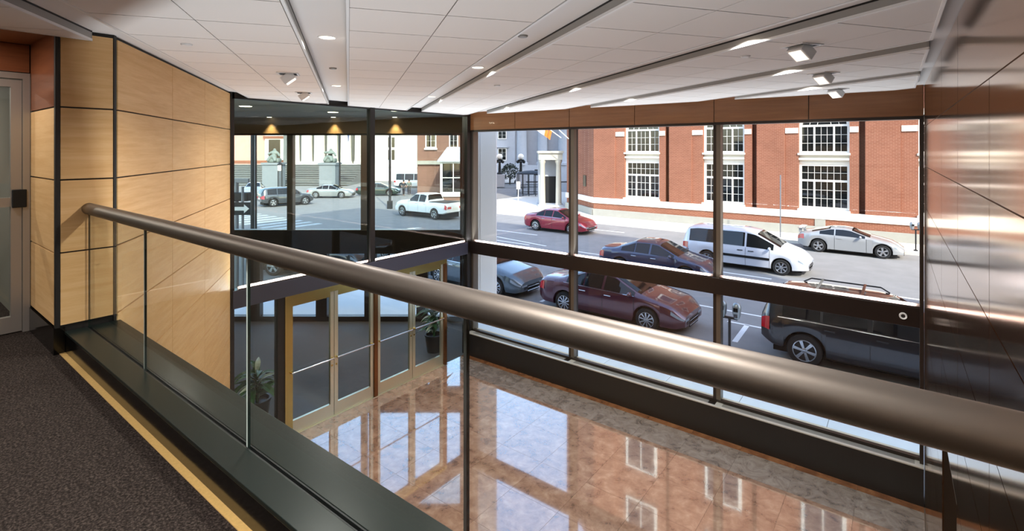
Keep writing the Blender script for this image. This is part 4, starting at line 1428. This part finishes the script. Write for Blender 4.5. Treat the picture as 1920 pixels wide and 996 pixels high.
make_car('minivan', 'white minivan with dark windows and black side moulding', 'car', (-8.25, 24.42), 0, van, P_WHITE, rim='seven')
coupe = dict(L=4.4, W=1.74, xr=0.95, xf=3.6, rw=0.325, tumble=0.26, taper=0.3, round=0.6, spoiler=True,
             top=[(0, 0.72), (0.05, 0.94), (0.5, 1.02), (1.5, 1.28), (2.0, 1.3), (2.3, 1.27), (3.15, 0.96), (3.9, 0.8), (4.25, 0.64), (4.4, 0.5)],
             shoulder=[(0, 0.68), (0.1, 0.88), (1.0, 0.92), (2.6, 0.88), (3.3, 0.84), (4.0, 0.68), (4.4, 0.42)],
             low=[(0, 0.34), (0.3, 0.22), (1.4, 0.17), (3.2, 0.17), (4.4, 0.24)],
             windows=[(1.0, 1.62), (1.68, 2.9)], screens=[(0.65, 1.45), (2.36, 3.1)], seams=(1.64, 2.95), handles=(1.85,), hmat=P_SILVER, xm=2.72)
make_car('coupe', 'silver coupe with rear spoiler parked by the brick building', 'car', (-4.5, 30.85), 0, coupe, P_SILVER, rim='five')
make_car('sedan', 'bright red sedan farther up the street on the left', 'car', (-19.9, 27.75), 0, sedan(L=4.6, xr=1.0, xf=3.65), P_RED, rim='multi')
pickup = dict(L=5.8, W=2.0, xr=1.25, xf=4.85, rw=0.4, tumble=0.16, taper=0.12, round=0.3,
              top=[(0, 1.02), (0.06, 1.28), (2.0, 1.28), (2.06, 1.32), (2.16, 1.82), (2.6, 1.9), (3.5, 1.88), (4.2, 1.34), (5.4, 1.2), (5.74, 1.08), (5.8, 0.9)],
              shoulder=[(0, 0.98), (0.1, 1.22), (4.2, 1.22), (5.4, 1.06), (5.8, 0.7)],
              low=[(0, 0.6), (0.4, 0.45), (5.4, 0.4), (5.8, 0.45)],
              windows=[(2.25, 2.95), (3.03, 4.02)], screens=[(2.06, 2.2), (3.55, 4.15)], seams=(2.1, 2.99, 4.1), handles=(2.3, 3.2), xm=3.9, bed=(0.12, 1.98, 1.284), tl=0.16, tl0=-1.2)
make_car('pickup_truck', 'white pickup truck crossing the intersection', 'truck', (-26.5, 27.35), math.pi, pickup, P_PURE, rim='six')
make_car('suv', 'charcoal suv turning left of the screen mullion', 'car', (-46.6, 22.6), math.radians(78), suv(L=4.6, rack=None), P_DGREY, rim='five', detail=False)
make_car('sedan', 'silver grey sedan waiting before the stone steps', 'car', (-51.5, 30.4), math.radians(38), sedan(), mat('paint_pewter', (150, 152, 150), 0.3, metal=0.4, coat=1.0), detail=False)
make_car('sedan', 'dark green sedan at the foot of the stone steps', 'car', (-49.6, 35.2), math.radians(40), sedan(L=4.8), P_GREEN, detail=False)
make_car('sedan', 'silver sedan seen head-on behind the dark pole at left', 'car', (-61.6, 29.6), math.radians(-32), sedan(L=4.7), P_SILVER, detail=False)
make_car('suv', 'black suv close outside the vestibule glass', 'car', (-22.0, 10.9), math.radians(30), suv(L=4.7, rack=None, W=1.9), paint('jet', (22, 23, 25)), rim='five', detail=False)
make_car('sedan', 'pale blue sedan behind the vestibule transom', 'car', (-20.6, 16.3), 0.0, sedan(L=4.7), paint('ice_blue', (150, 172, 186)), detail=False)
bigvan = dict(van, L=5.4, top=[(0, 1.2), (0.05, 1.9), (0.3, 2.05), (3.4, 2.05), (3.7, 1.95), (4.4, 1.25), (5.1, 1.0), (5.4, 0.6)], xf=4.4)
make_car('delivery_van', 'tall white van parked before the white stone block', 'van', (-56.0, 45.9), math.radians(38), bigvan, P_PURE, detail=False)
make_car('sedan', 'white sedan parked before the grey stone building', 'car', (-50.3, 60.0), math.radians(38), sedan(L=4.6), mat('paint_cream', (226, 226, 224), 0.3, coat=1.0), detail=False)


# ================================================================== STREET FURNITURE
def meter(loc, label, double=True, rz=0.0):
    t = thing('parking_meter', label, 'parking meter', loc, rz)
    MB().cyl((0, 0, 0), (0, 0, 1.05), 0.032, n=12).build('post', M_IRON, t, smooth=40)
    MB().cyl((0, 0, 0), (0, 0, 0.05), 0.09, n=12).build('foot', M_IRON, t)
    ofs = (-0.16, 0.16) if double else (0.0,)
    if double:
        bx('yoke', M_IRON, t, -0.18, 0.18, -0.025, 0.025, 1.03, 1.08)
    for x in ofs:
        h = MB()
        prof = [(0.0, 0.0), (0.055, 0.0), (0.085, 0.08), (0.1, 0.2), (0.098, 0.28), (0.08, 0.34), (0.045, 0.375), (0.0, 0.385)]
        h.lathe(prof, axis_p=(x, 0, 1.06), n=16)
        hd_ = h.build('meter_head', mat('meter_grey', (150, 156, 158), 0.35, metal=0.6), t, smooth=45)
        bx('display', M_DARKGLASS, hd_, x - 0.05, x + 0.05, -0.108, -0.09, 1.24, 1.33)
        bx('coin_plate', M_CHROME, hd_, x - 0.04, x + 0.04, -0.10, -0.088, 1.1, 1.18)
    return t


meter((-3.33, 12.75, -0.095), 'grey twin-head parking meter on the near sidewalk behind the mullion')
meter((0.36, 32.5, -0.1), 'parking meter on the far sidewalk beside the silver coupe', True, 0.4)


def pole_sign(loc, h, label, plate=None, m=M_POLE):
    t = thing('sign_post', label, 'sign post', loc, YAW)
    MB().cyl((0, 0, 0), (0, 0, h), 0.035, n=10).build('post', m, t, smooth=40)
    if plate:
        w, z0, z1 = plate
        bx('plate', M_WHITE, t, -w / 2, w / 2, -0.05, -0.035, z0, z1)
    return t


pole_sign((-24.6, 32.6, -0.1), 2.5, 'thin white sign post on the sunlit far sidewalk', (0.3, 1.9, 2.5), M_WHITE)
pole_sign((-5.75, 32.7, -0.1), 3.6, 'slim grey post before the brick wall left of the coupe', None)
# one-way style arrow sign on a post and a traffic signal, seen through the outer glass at left
sg = thing('arrow_sign', 'black and white arrow sign on a pale post outside the left glass', 'sign', (-18.55, 8.42, -0.25), YAW)
MB().cyl((0, 0, 0), (0, 0, 3.9), 0.045, n=10).build('post', M_POLE, sg, smooth=40)
bx('plate', M_IRON, sg, -0.3, 0.3, -0.06, -0.045, 2.9, 3.35)
ar = MB()
ar.face([(-0.25, -0.063, 3.06), (0.08, -0.063, 3.06), (0.08, -0.063, 2.97), (0.26, -0.063, 3.125), (0.08, -0.063, 3.28), (0.08, -0.063, 3.19), (-0.25, -0.063, 3.19)])
ar.build('arrow', M_WHITE, sg)
tl_ = thing('traffic_signal', 'dark traffic signal on a grey post at the left corner', 'traffic light', (-19.75, 8.75, -0.25), YAW)
MB().cyl((0, 0, 0), (0, 0, 4.0), 0.07, n=12).build('post', M_POLE, tl_, smooth=40)
bx('signal_box', M_IRON, tl_, -0.42, 0.5, -0.2, 0.12, 3.3, 3.62, bevel=0.03)
bx('cross_arm', M_POLE, tl_, -0.35, 0.45, -0.06, 0.06, 3.98, 4.12)
up = thing('utility_pole', 'thick dark utility pole rising outside the left glass', 'pole', (-22.33, 10.6, -0.25), YAW)
MB().cyl((0, 0, 0), (0, 0, 9.0), 0.13, 0.12, n=16).build('shaft', M_IRON, up, smooth=40)
MB().cyl((0.09, -0.09, 0.1), (0.09, -0.09, 9.0), 0.025, n=8).build('conduit', M_POLE, up, smooth=40)
bx('base', M_IRON, up, -0.22, 0.22, -0.22, 0.22, 0, 0.5)
lp = thing('lamp_post', 'thin dark lamp post beside the white stone block', 'lamp post', tuple(rf((731 - 960) / 956 * 45, 45)[:2]) + (-0.25,), YAW)
MB().cyl((0, 0, 0), (0, 0, 9), 0.12, 0.09, n=12).build('shaft', M_IRON, lp, smooth=40)
bx('base', M_IRON, lp, -0.2, 0.2, -0.2, 0.2, 0, 0.7)
# pilaster outside the first street bay
pil = thing('corner_pilaster', 'cream painted square pilaster just outside the first street bay', 'column', tuple(rf(-0.78, 15.8)[:2]) + (-0.1,), YAW)
bx('shaft', M_PILASTER, pil, -0.29, 0.29, 0.0, 0.58, 0.4, 8.0)
bx('base', M_STONEG, pil, -0.33, 0.33, -0.04, 0.62, 0.0, 0.4)
bx('face_panel', M_PILASTER, pil, -0.2, 0.2, -0.015, 0.0, 0.55, 8.0)
# canopy with iron posts
can = thing('iron_pavilion', 'dark iron pavilion with thin posts in the side street', 'shelter', tuple(rf(2.2, 57)[:2]) + (-0.1,), YAW)
rf_ = MB()
rf_.lathe([(0.0, 2.75), (0.9, 2.68), (1.75, 2.45), (1.8, 2.38), (1.7, 2.35)], n=24)
rf_.build('roof', M_IRON, can, smooth=40)
for k in range(14):
    a = 2 * math.pi * k / 14
    MB().cyl((1.6 * math.cos(a), 1.6 * math.sin(a), 0), (1.6 * math.cos(a), 1.6 * math.sin(a), 2.4), 0.045, n=8).build('post', M_IRON, can)
MB().lathe([(1.58, 1.0), (1.62, 1.0), (1.62, 1.06), (1.58, 1.06)], n=24, closed=True).build('ring_rail', M_IRON, can)
MB().lathe([(1.58, 0.2), (1.62, 0.2), (1.62, 0.26), (1.58, 0.26)], n=24, closed=True).build('ring_rail', M_IRON, can)

# ================================================================== GREY STONE BUILDING (side street)
gT = YAW
go = rf(0, 82)
gb = thing('grey_stone_building', 'shaded grey stone building with tall columns in the side street', 'building', (go.x, go.y, -0.1), gT)
bx('wall', M_STONEG, gb, -6, 14, 1.2, 14, 0, 17)
bx('podium', M_STONEG, gb, -6, 14, -0.6, 1.2, 0, 2.6)
for x in (1.6, 4.9, 8.2):
    MB().lathe([(1.0, 2.6), (1.0, 3.0), (0.85, 3.1), (0.82, 3.3), (0.72, 12.0), (0.95, 12.3)], axis_p=(x, 0.2, 0), n=20).build('column', M_STONEG, gb, smooth=40)
bx('entablature', M_STONEG, gb, -6, 14, -0.7, 1.3, 12.3, 14)
bx('pilaster', M_STONEG, gb, -0.4, 0.5, 0.9, 1.2, 2.6, 12.3)
for z0, z1 in ((3.3, 5.3), (6.8, 8.6)):
    w = bx('window', M_WHITE, gb, -2.3, -0.9, 1.05, 1.2, z0, z1)
    for i in range(2):
        for j in range(3):
            bx('pane', M_DARKGLASS, w, -2.2 + i * 0.62, -1.64 + i * 0.62, 1.03, 1.05, z0 + 0.1 + j * (z1 - z0 - 0.2) / 3 + 0.03, z0 + 0.1 + (j + 1) * (z1 - z0 - 0.2) / 3)
    MB().prism([(-2.6, 0.85), (-0.6, 0.85), (-0.6, 1.2), (-2.6, 1.2)], z1 + 0.1, z1 + 0.3).build('window_hood', M_STONEG, gb)
bx('basement_window', M_DARKGLASS, gb, 3.6, 4.6, -0.62, -0.6, 1.0, 1.9)
for n_, x in enumerate((257, 437, 645)):
    px = 880 + x / 4.525
    p = rf((px - 960) / 956 * 70, 70)
    t = thing('globe_lamp', '%s black iron lamp with pale globes before the grey building' % ['left', 'middle', 'right'][n_], 'lamp', (p.x, p.y, -0.1), YAW, group='iron globe lamps of the side street')
    bx('pedestal', M_STONEG, t, -0.7, 0.7, -0.7, 0.7, 0, 1.7)
    MB().lathe([(0.4, 1.7), (0.4, 1.85), (0.2, 2.0), (0.16, 3.2), (0.35, 3.6), (0.5, 3.7)], n=14).build('shaft', M_IRON, t, smooth=40)
    for q in range(4):
        a = q * math.pi / 2
        MB().ball((0.42 * math.cos(a), 0.42 * math.sin(a), 3.4), 0.22, 8).build('bracket', M_IRON, t, smooth=60)
    MB().ball((0, 0, 4.1), 0.42, 10).build('globe', M_WHITE, t, smooth=60)
# bush as a cloud of leaf cards on a blob
p = rf((956 - 960) / 956 * 74, 74)
bs = thing('evergreen_bush', 'dark rounded bush beside the white parked sedan', 'bush', (p.x, p.y, -0.1), 0)
lm = MB()
for q in range(900):
    a, u = random.uniform(0, 6.283), random.uniform(-0.3, 1)
    rr = 1.5 * math.sqrt(max(0, 1 - u * u)) * random.uniform(0.75, 1.05)
    c = Vector((rr * math.cos(a), rr * math.sin(a), 1.3 + 1.7 * u * random.uniform(0.85, 1.05)))
    d1, d2 = Vector((random.uniform(-1, 1), random.uniform(-1, 1), random.uniform(-1, 1))).normalized() * 0.14, Vector((random.uniform(-1, 1), random.uniform(-1, 1), random.uniform(-1, 1))).normalized() * 0.1
    lm.face([c - d1, c + d2, c + d1, c - d2])
lm.build('foliage', M_BUSH, bs)['kind'] = 'stuff'
MB().cyl((0, 0, 0), (0, 0, 1.2), 0.12, n=8).build('trunk', M_POT, bs)

# ================================================================== COLUMNED HALL (across the intersection)
ho = rf(0, 86)
hall = thing('columned_hall', 'bright white stone hall with a row of giant columns', 'building', (ho.x, ho.y, -0.25), YAW)
bx('back_wall', M_STEP, hall, -40, -23.5, 3.2, 16, 2.7, 18)
bx('podium', M_STONE, hall, -41, -23.5, 0, 16, 0, 2.8)
bx('entablature', M_STONE, hall, -40, -23.5, -0.2, 3.4, 13, 16)
for r in (-37.1, -34.95, -32.8, -30.6, -28.3, -25.9):
    MB().lathe([(1.05, 2.8), (1.05, 3.1), (0.92, 3.25), (0.9, 3.5), (0.78, 12.4), (1.0, 12.7), (1.0, 13.0)], axis_p=(r, 0.9, 0), n=24).build('column', M_STONE, hall, smooth=40)
for r in (-36.0, -33.9, -31.7, -29.4, -27.1):
    bx('tall_window', M_DARKGLASS, hall, r - 0.35, r + 0.35, 3.14, 3.2, 4.2, 11)
bx('end_block', M_STONE, hall, -23.5, -15.9, -0.8, 16, 0, 15)
bx('string_course', M_STONE, hall, -23.5, -15.8, -0.88, 0, 2.3, 2.7)
ew = bx('end_window', M_WHITE, hall, -20.9, -19.4, -0.86, -0.8, 3.3, 9.5)
for z in (3.5, 5.6, 7.6):
    bx('pane', M_DARKGLASS, ew, -20.7, -20.2, -0.88, -0.86, z, z + 1.7)
    bx('pane', M_DARKGLASS, ew, -20.1, -19.6, -0.88, -0.86, z, z + 1.7)
st = thing('stone_steps', 'long flight of grey stone steps before the columned hall', 'steps', (ho.x, ho.y, -0.25), YAW)
NS = 11
for k in range(NS):
    f0 = -13.0 + k * 1.1
    stp = bx('step', M_STEP, st, -49, -23.6, f0, f0 + 1.11 if k < NS - 1 else -0.9, 0, 0.25 * (k + 1) - 0.07)
    bx('nosing', M_STEP, stp, -49, -23.6, f0 - 0.14, f0 + 1.0, 0.25 * (k + 1) - 0.07, 0.25 * (k + 1))
for n_, (r, l) in enumerate(((-36.9, 'left grey statue of a seated figure on a stone pedestal'), (-28.2, 'right grey statue of a seated figure with raised arm'))):
    p = rf(r * 71 / 79.0, 71)
    s = thing('statue', l, 'statue', (p.x, p.y, -0.25), YAW, group='seated statues by the steps')
    s.scale = (0.92, 0.92, 0.95)
    bx('pedestal', M_PED, s, -1.2, 1.2, -1.2, 1.2, 0, 3.3)
    bx('pedestal_cap', M_PED, s, -1.35, 1.35, -1.35, 1.35, 3.3, 3.6)
    pts = [((0, 0, 4.4), 0.42), ((0.1, 0.05, 5.0), 0.36), ((0.12, 0.05, 5.35), 0.2), ((0.1, 0.0, 5.7), 0.24),
           ((-0.45, -0.3, 4.35), 0.3), ((-0.75, -0.55, 3.75), 0.24), ((0.35, -0.4, 4.3), 0.3), ((0.5, -0.7, 3.75), 0.24),
           ((-0.35, 0, 5.1), 0.2), ((-0.9, -0.2, 4.75 + (0.0 if n_ == 0 else 0.3)), 0.15), ((0.6, 0, 5.05), 0.2), ((0.95, -0.15, 4.5), 0.16)]
    edges = [(0, 1), (1, 2), (2, 3), (0, 4), (4, 5), (0, 6), (6, 7), (1, 8), (8, 9), (1, 10), (10, 11)]
    me = bpy.data.meshes.new('figure')
    me.from_pydata([q[0] for q in pts], edges, [])
    me.materials.append(M_BRONZEST)
    o = link('figure', me, s)
    md_ = o.modifiers.new('skin', 'SKIN')
    for v, q in zip(me.skin_vertices[0].data, pts):
        v.radius = (q[1], q[1])
    me.skin_vertices[0].data[0].use_root = True
    o.modifiers.new('sub', 'SUBSURF').render_levels = 2
    bx('drapery', M_BRONZEST, s, -0.9, 0.9, -0.5, 0.8, 3.6, 4.25, bevel=0.2)
fp = thing('flagpole', 'flagpole with dark blue flag beside the right statue', 'flag', tuple(rf((637 - 960) / 956 * 68, 68)[:2]) + (-0.25,), YAW)
MB().cyl((0, 0, 0), (0, 0, 12), 0.12, 0.06, n=10).build('pole', M_IRON, fp, smooth=40)
cl = MB()
for k in range(5):
    z0, z1 = 8.6 - k * 0.5, 8.6 - (k + 1) * 0.5
    cl.face([(0.05 + 0.2 * k, 0.05 * (k % 2), z0 + 0.9), (1.3 - 0.08 * k + 0.2, 0.1 * ((k + 1) % 2), z0 - 0.1), (1.3 - 0.08 * (k + 1) + 0.2, 0.1 * (k % 2), z1 - 0.1), (0.05 + 0.2 * (k + 1), 0.05 * ((k + 1) % 2), z1 + 0.9)])
cl.build('cloth', mat('flag_blue', (70, 84, 120), 0.8), fp)
# lantern in front of the steps
lan = thing('street_lantern', 'black framed street lantern before the stone steps', 'lamp post', tuple(rf((525 - 960) / 956 * 66, 66)[:2]) + (-0.25,), YAW)
for x in (-0.25, 0.25):
    MB().cyl((x, 0, 0), (x, 0, 3.3), 0.06, n=8).build('post', M_IRON, lan)
bx('lamp_box', M_WHITE, lan, -0.2, 0.2, -0.2, 0.2, 2.5, 3.2)
MB().lathe([(0.4, 3.3), (0.1, 3.55), (0.0, 3.8)], n=8).build('cap', M_IRON, lan)
# pink brick block left of the hall
lo_ = rf(-46, 100)
lb = thing('pink_brick_block', 'pale pink brick block far left behind the steps', 'building', (lo_.x, lo_.y, -0.25), YAW)
bx('wall', brick_mat('pink_brick', (196, 140, 124), (204, 150, 132), (214, 176, 160)), lb, -9, 2, 0, 10, 0, 12)
bx('band', M_BRICK, lb, -9, 2, -0.15, 0, 2.6, 3.1)
w = bx('portal_frame', M_WHITE, lb, -2.3, 1.4, -0.3, 0, 3.2, 8.2)
bx('portal_lintel', M_BRICK, lb, -2.6, 1.6, -0.5, 0, 7.4, 7.9)
bx('pane', M_DARKGLASS, w, -1.6, 0.7, -0.33, -0.3, 3.4, 7.2)

# brown brick house with awning bay
bo = rf(0, 56)
br = thing('brown_brick_house', 'brown brick house with white sashes left of the corner post', 'building', (bo.x, bo.y, -0.25), YAW)
bx('wall', M_BRICKB, br, -10.4, -4.2, 0, 12, 0, 14)
bx('ledge', M_STONEB, br, -10.4, -4.2, -0.25, 0, 3.6, 4.0)
for (x0, x1) in ((-9.5, -8.3), (-6.9, -5.9)):
    w = bx('window', M_WHITE, br, x0, x1, -0.08, 0, 5.4, 7.6)
    for i in range(2):
        for j in range(3):
            a0 = x0 + 0.1 + i * (x1 - x0 - 0.2) / 2
            bx('pane', M_DARKGLASS, w, a0 + 0.03, a0 + (x1 - x0 - 0.2) / 2 - 0.03, -0.1, -0.08, 5.5 + j * 0.68 + 0.03, 5.5 + (j + 1) * 0.68)
    bx('window_sill', M_STONE, br, x0 - 0.1, x1 + 0.1, -0.2, 0, 5.2, 5.4)
by = thing('awning_bay', 'white framed shop bay under a grey sloping roof', 'building', (rf(0, 52).x, rf(0, 52).y, -0.25), YAW)
bx('wall', M_BRICKB, by, -7.3, -3.6, 0.3, 3.5, 0, 4.0)
rfm = MB()
rfm.face([(-7.6, -0.2, 4.1), (-3.4, -0.2, 4.1), (-3.4, 2.4, 5.5), (-6.9, 2.4, 5.5)])
rfm.face([(-7.6, -0.2, 4.1), (-6.9, 2.4, 5.5), (-7.6, 3.4, 4.1)])
rfm.face([(-7.6, -0.2, 3.98), (-3.4, -0.2, 3.98), (-3.4, -0.2, 4.1), (-7.6, -0.2, 4.1)])
rfm.build('roof', M_STONEG, by)
w = bx('window_frame', M_WHITE, by, -7.35, -3.6, 0.15, 0.3, 0.4, 4.0)
for i in range(3):
    for j in range(2):
        bx('pane', M_DARKGLASS, w, -7.1 + i * 1.15, -7.1 + i * 1.15 + 1.05, 0.12, 0.15, 0.9 + j * 1.5, 0.9 + j * 1.5 + 1.4)


# ================================================================== PEDESTRIANS
def person(loc, rz, label, top, bottom, stride):
    t = thing('person', label, 'person', loc, rz)
    def skin(name, pts, edges, m, root=0):
        me = bpy.data.meshes.new(name)
        me.from_pydata([q[0] for q in pts], edges, [])
        me.materials.append(m)
        o = link(name, me, t)
        o.modifiers.new('skin', 'SKIN')
        for v, q in zip(me.skin_vertices[0].data, pts):
            v.radius = (q[1], q[1] * (q[2] if len(q) > 2 else 1))
        me.skin_vertices[0].data[root].use_root = True
        s_ = o.modifiers.new('sub', 'SUBSURF'); s_.levels = 1; s_.render_levels = 2
        return o
    k = stride
    body = [((0, 0, 0.95), 0.13), ((0, 0, 1.2), 0.13), ((0, 0, 1.42), 0.14), ((0, 0, 1.52), 0.055), ((0, 0.01, 1.62), 0.095), ((0, 0.0, 1.72), 0.075),
            ((-0.1, 0, 0.9), 0.085), ((-0.1, k, 0.5), 0.06), ((-0.1, k * 0.4, 0.09), 0.045), ((-0.1, k * 0.4 + 0.16, 0.04), 0.035),
            ((0.1, 0, 0.9), 0.085), ((0.1, -k, 0.5), 0.06), ((0.1, -k * 1.8, 0.09), 0.045), ((0.1, -k * 1.8 + 0.16, 0.04), 0.035),
            ((-0.2, 0, 1.4), 0.055), ((-0.26, -k * 0.5, 1.12), 0.042), ((-0.25, k * 0.4, 0.88), 0.032),
            ((0.2, 0, 1.4), 0.055), ((0.26, k * 0.5, 1.12), 0.042), ((0.25, k * 0.9, 0.88), 0.032)]
    ed = [(0, 1), (1, 2), (2, 3), (3, 4), (4, 5), (0, 6), (6, 7), (7, 8), (8, 9), (0, 10), (10, 11), (11, 12), (12, 13), (2, 14), (14, 15), (15, 16), (2, 17), (17, 18), (18, 19)]
    skin('body', body, ed, mat('skin_tone', (176, 132, 108), 0.6))
    jk = [(p, r * 1.16 + 0.012) for p, r in [body[0][:2], body[1][:2], body[2][:2], body[14][:2], body[15][:2], body[17][:2], body[18][:2]]]
    skin('jacket', jk, [(0, 1), (1, 2), (2, 3), (3, 4), (2, 5), (5, 6)], top)
    tr_ = [(body[i][0], body[i][1] * 1.16 + 0.012) for i in (0, 6, 7, 8, 10, 11, 12)]
    skin('trousers', tr_, [(0, 1), (1, 2), (2, 3), (0, 4), (4, 5), (5, 6)], bottom)
    MB().ball((0, -0.012, 1.69), 0.104, 8, sy=1.05, sz=0.95).build('hair', mat('dark_hair', (40, 32, 28), 0.8), t, smooth=60)
    return t


pp = rf((757 - 960) / 956 * 58, 58)
person((pp.x, pp.y, -0.25), 0.6, 'pedestrian in a dark jacket crossing near the white van', mat('dark_jacket', (44, 48, 54), 0.8), mat('dark_trousers', (34, 36, 42), 0.8), 0.14)
pp = rf((767 - 960) / 956 * 59, 59)
person((pp.x, pp.y, -0.25), 0.9, 'pedestrian in a grey-green jacket beside the dark-jacketed one', mat('green_jacket', (110, 124, 116), 0.8), mat('dark_trousers', (34, 36, 42), 0.8), 0.1)
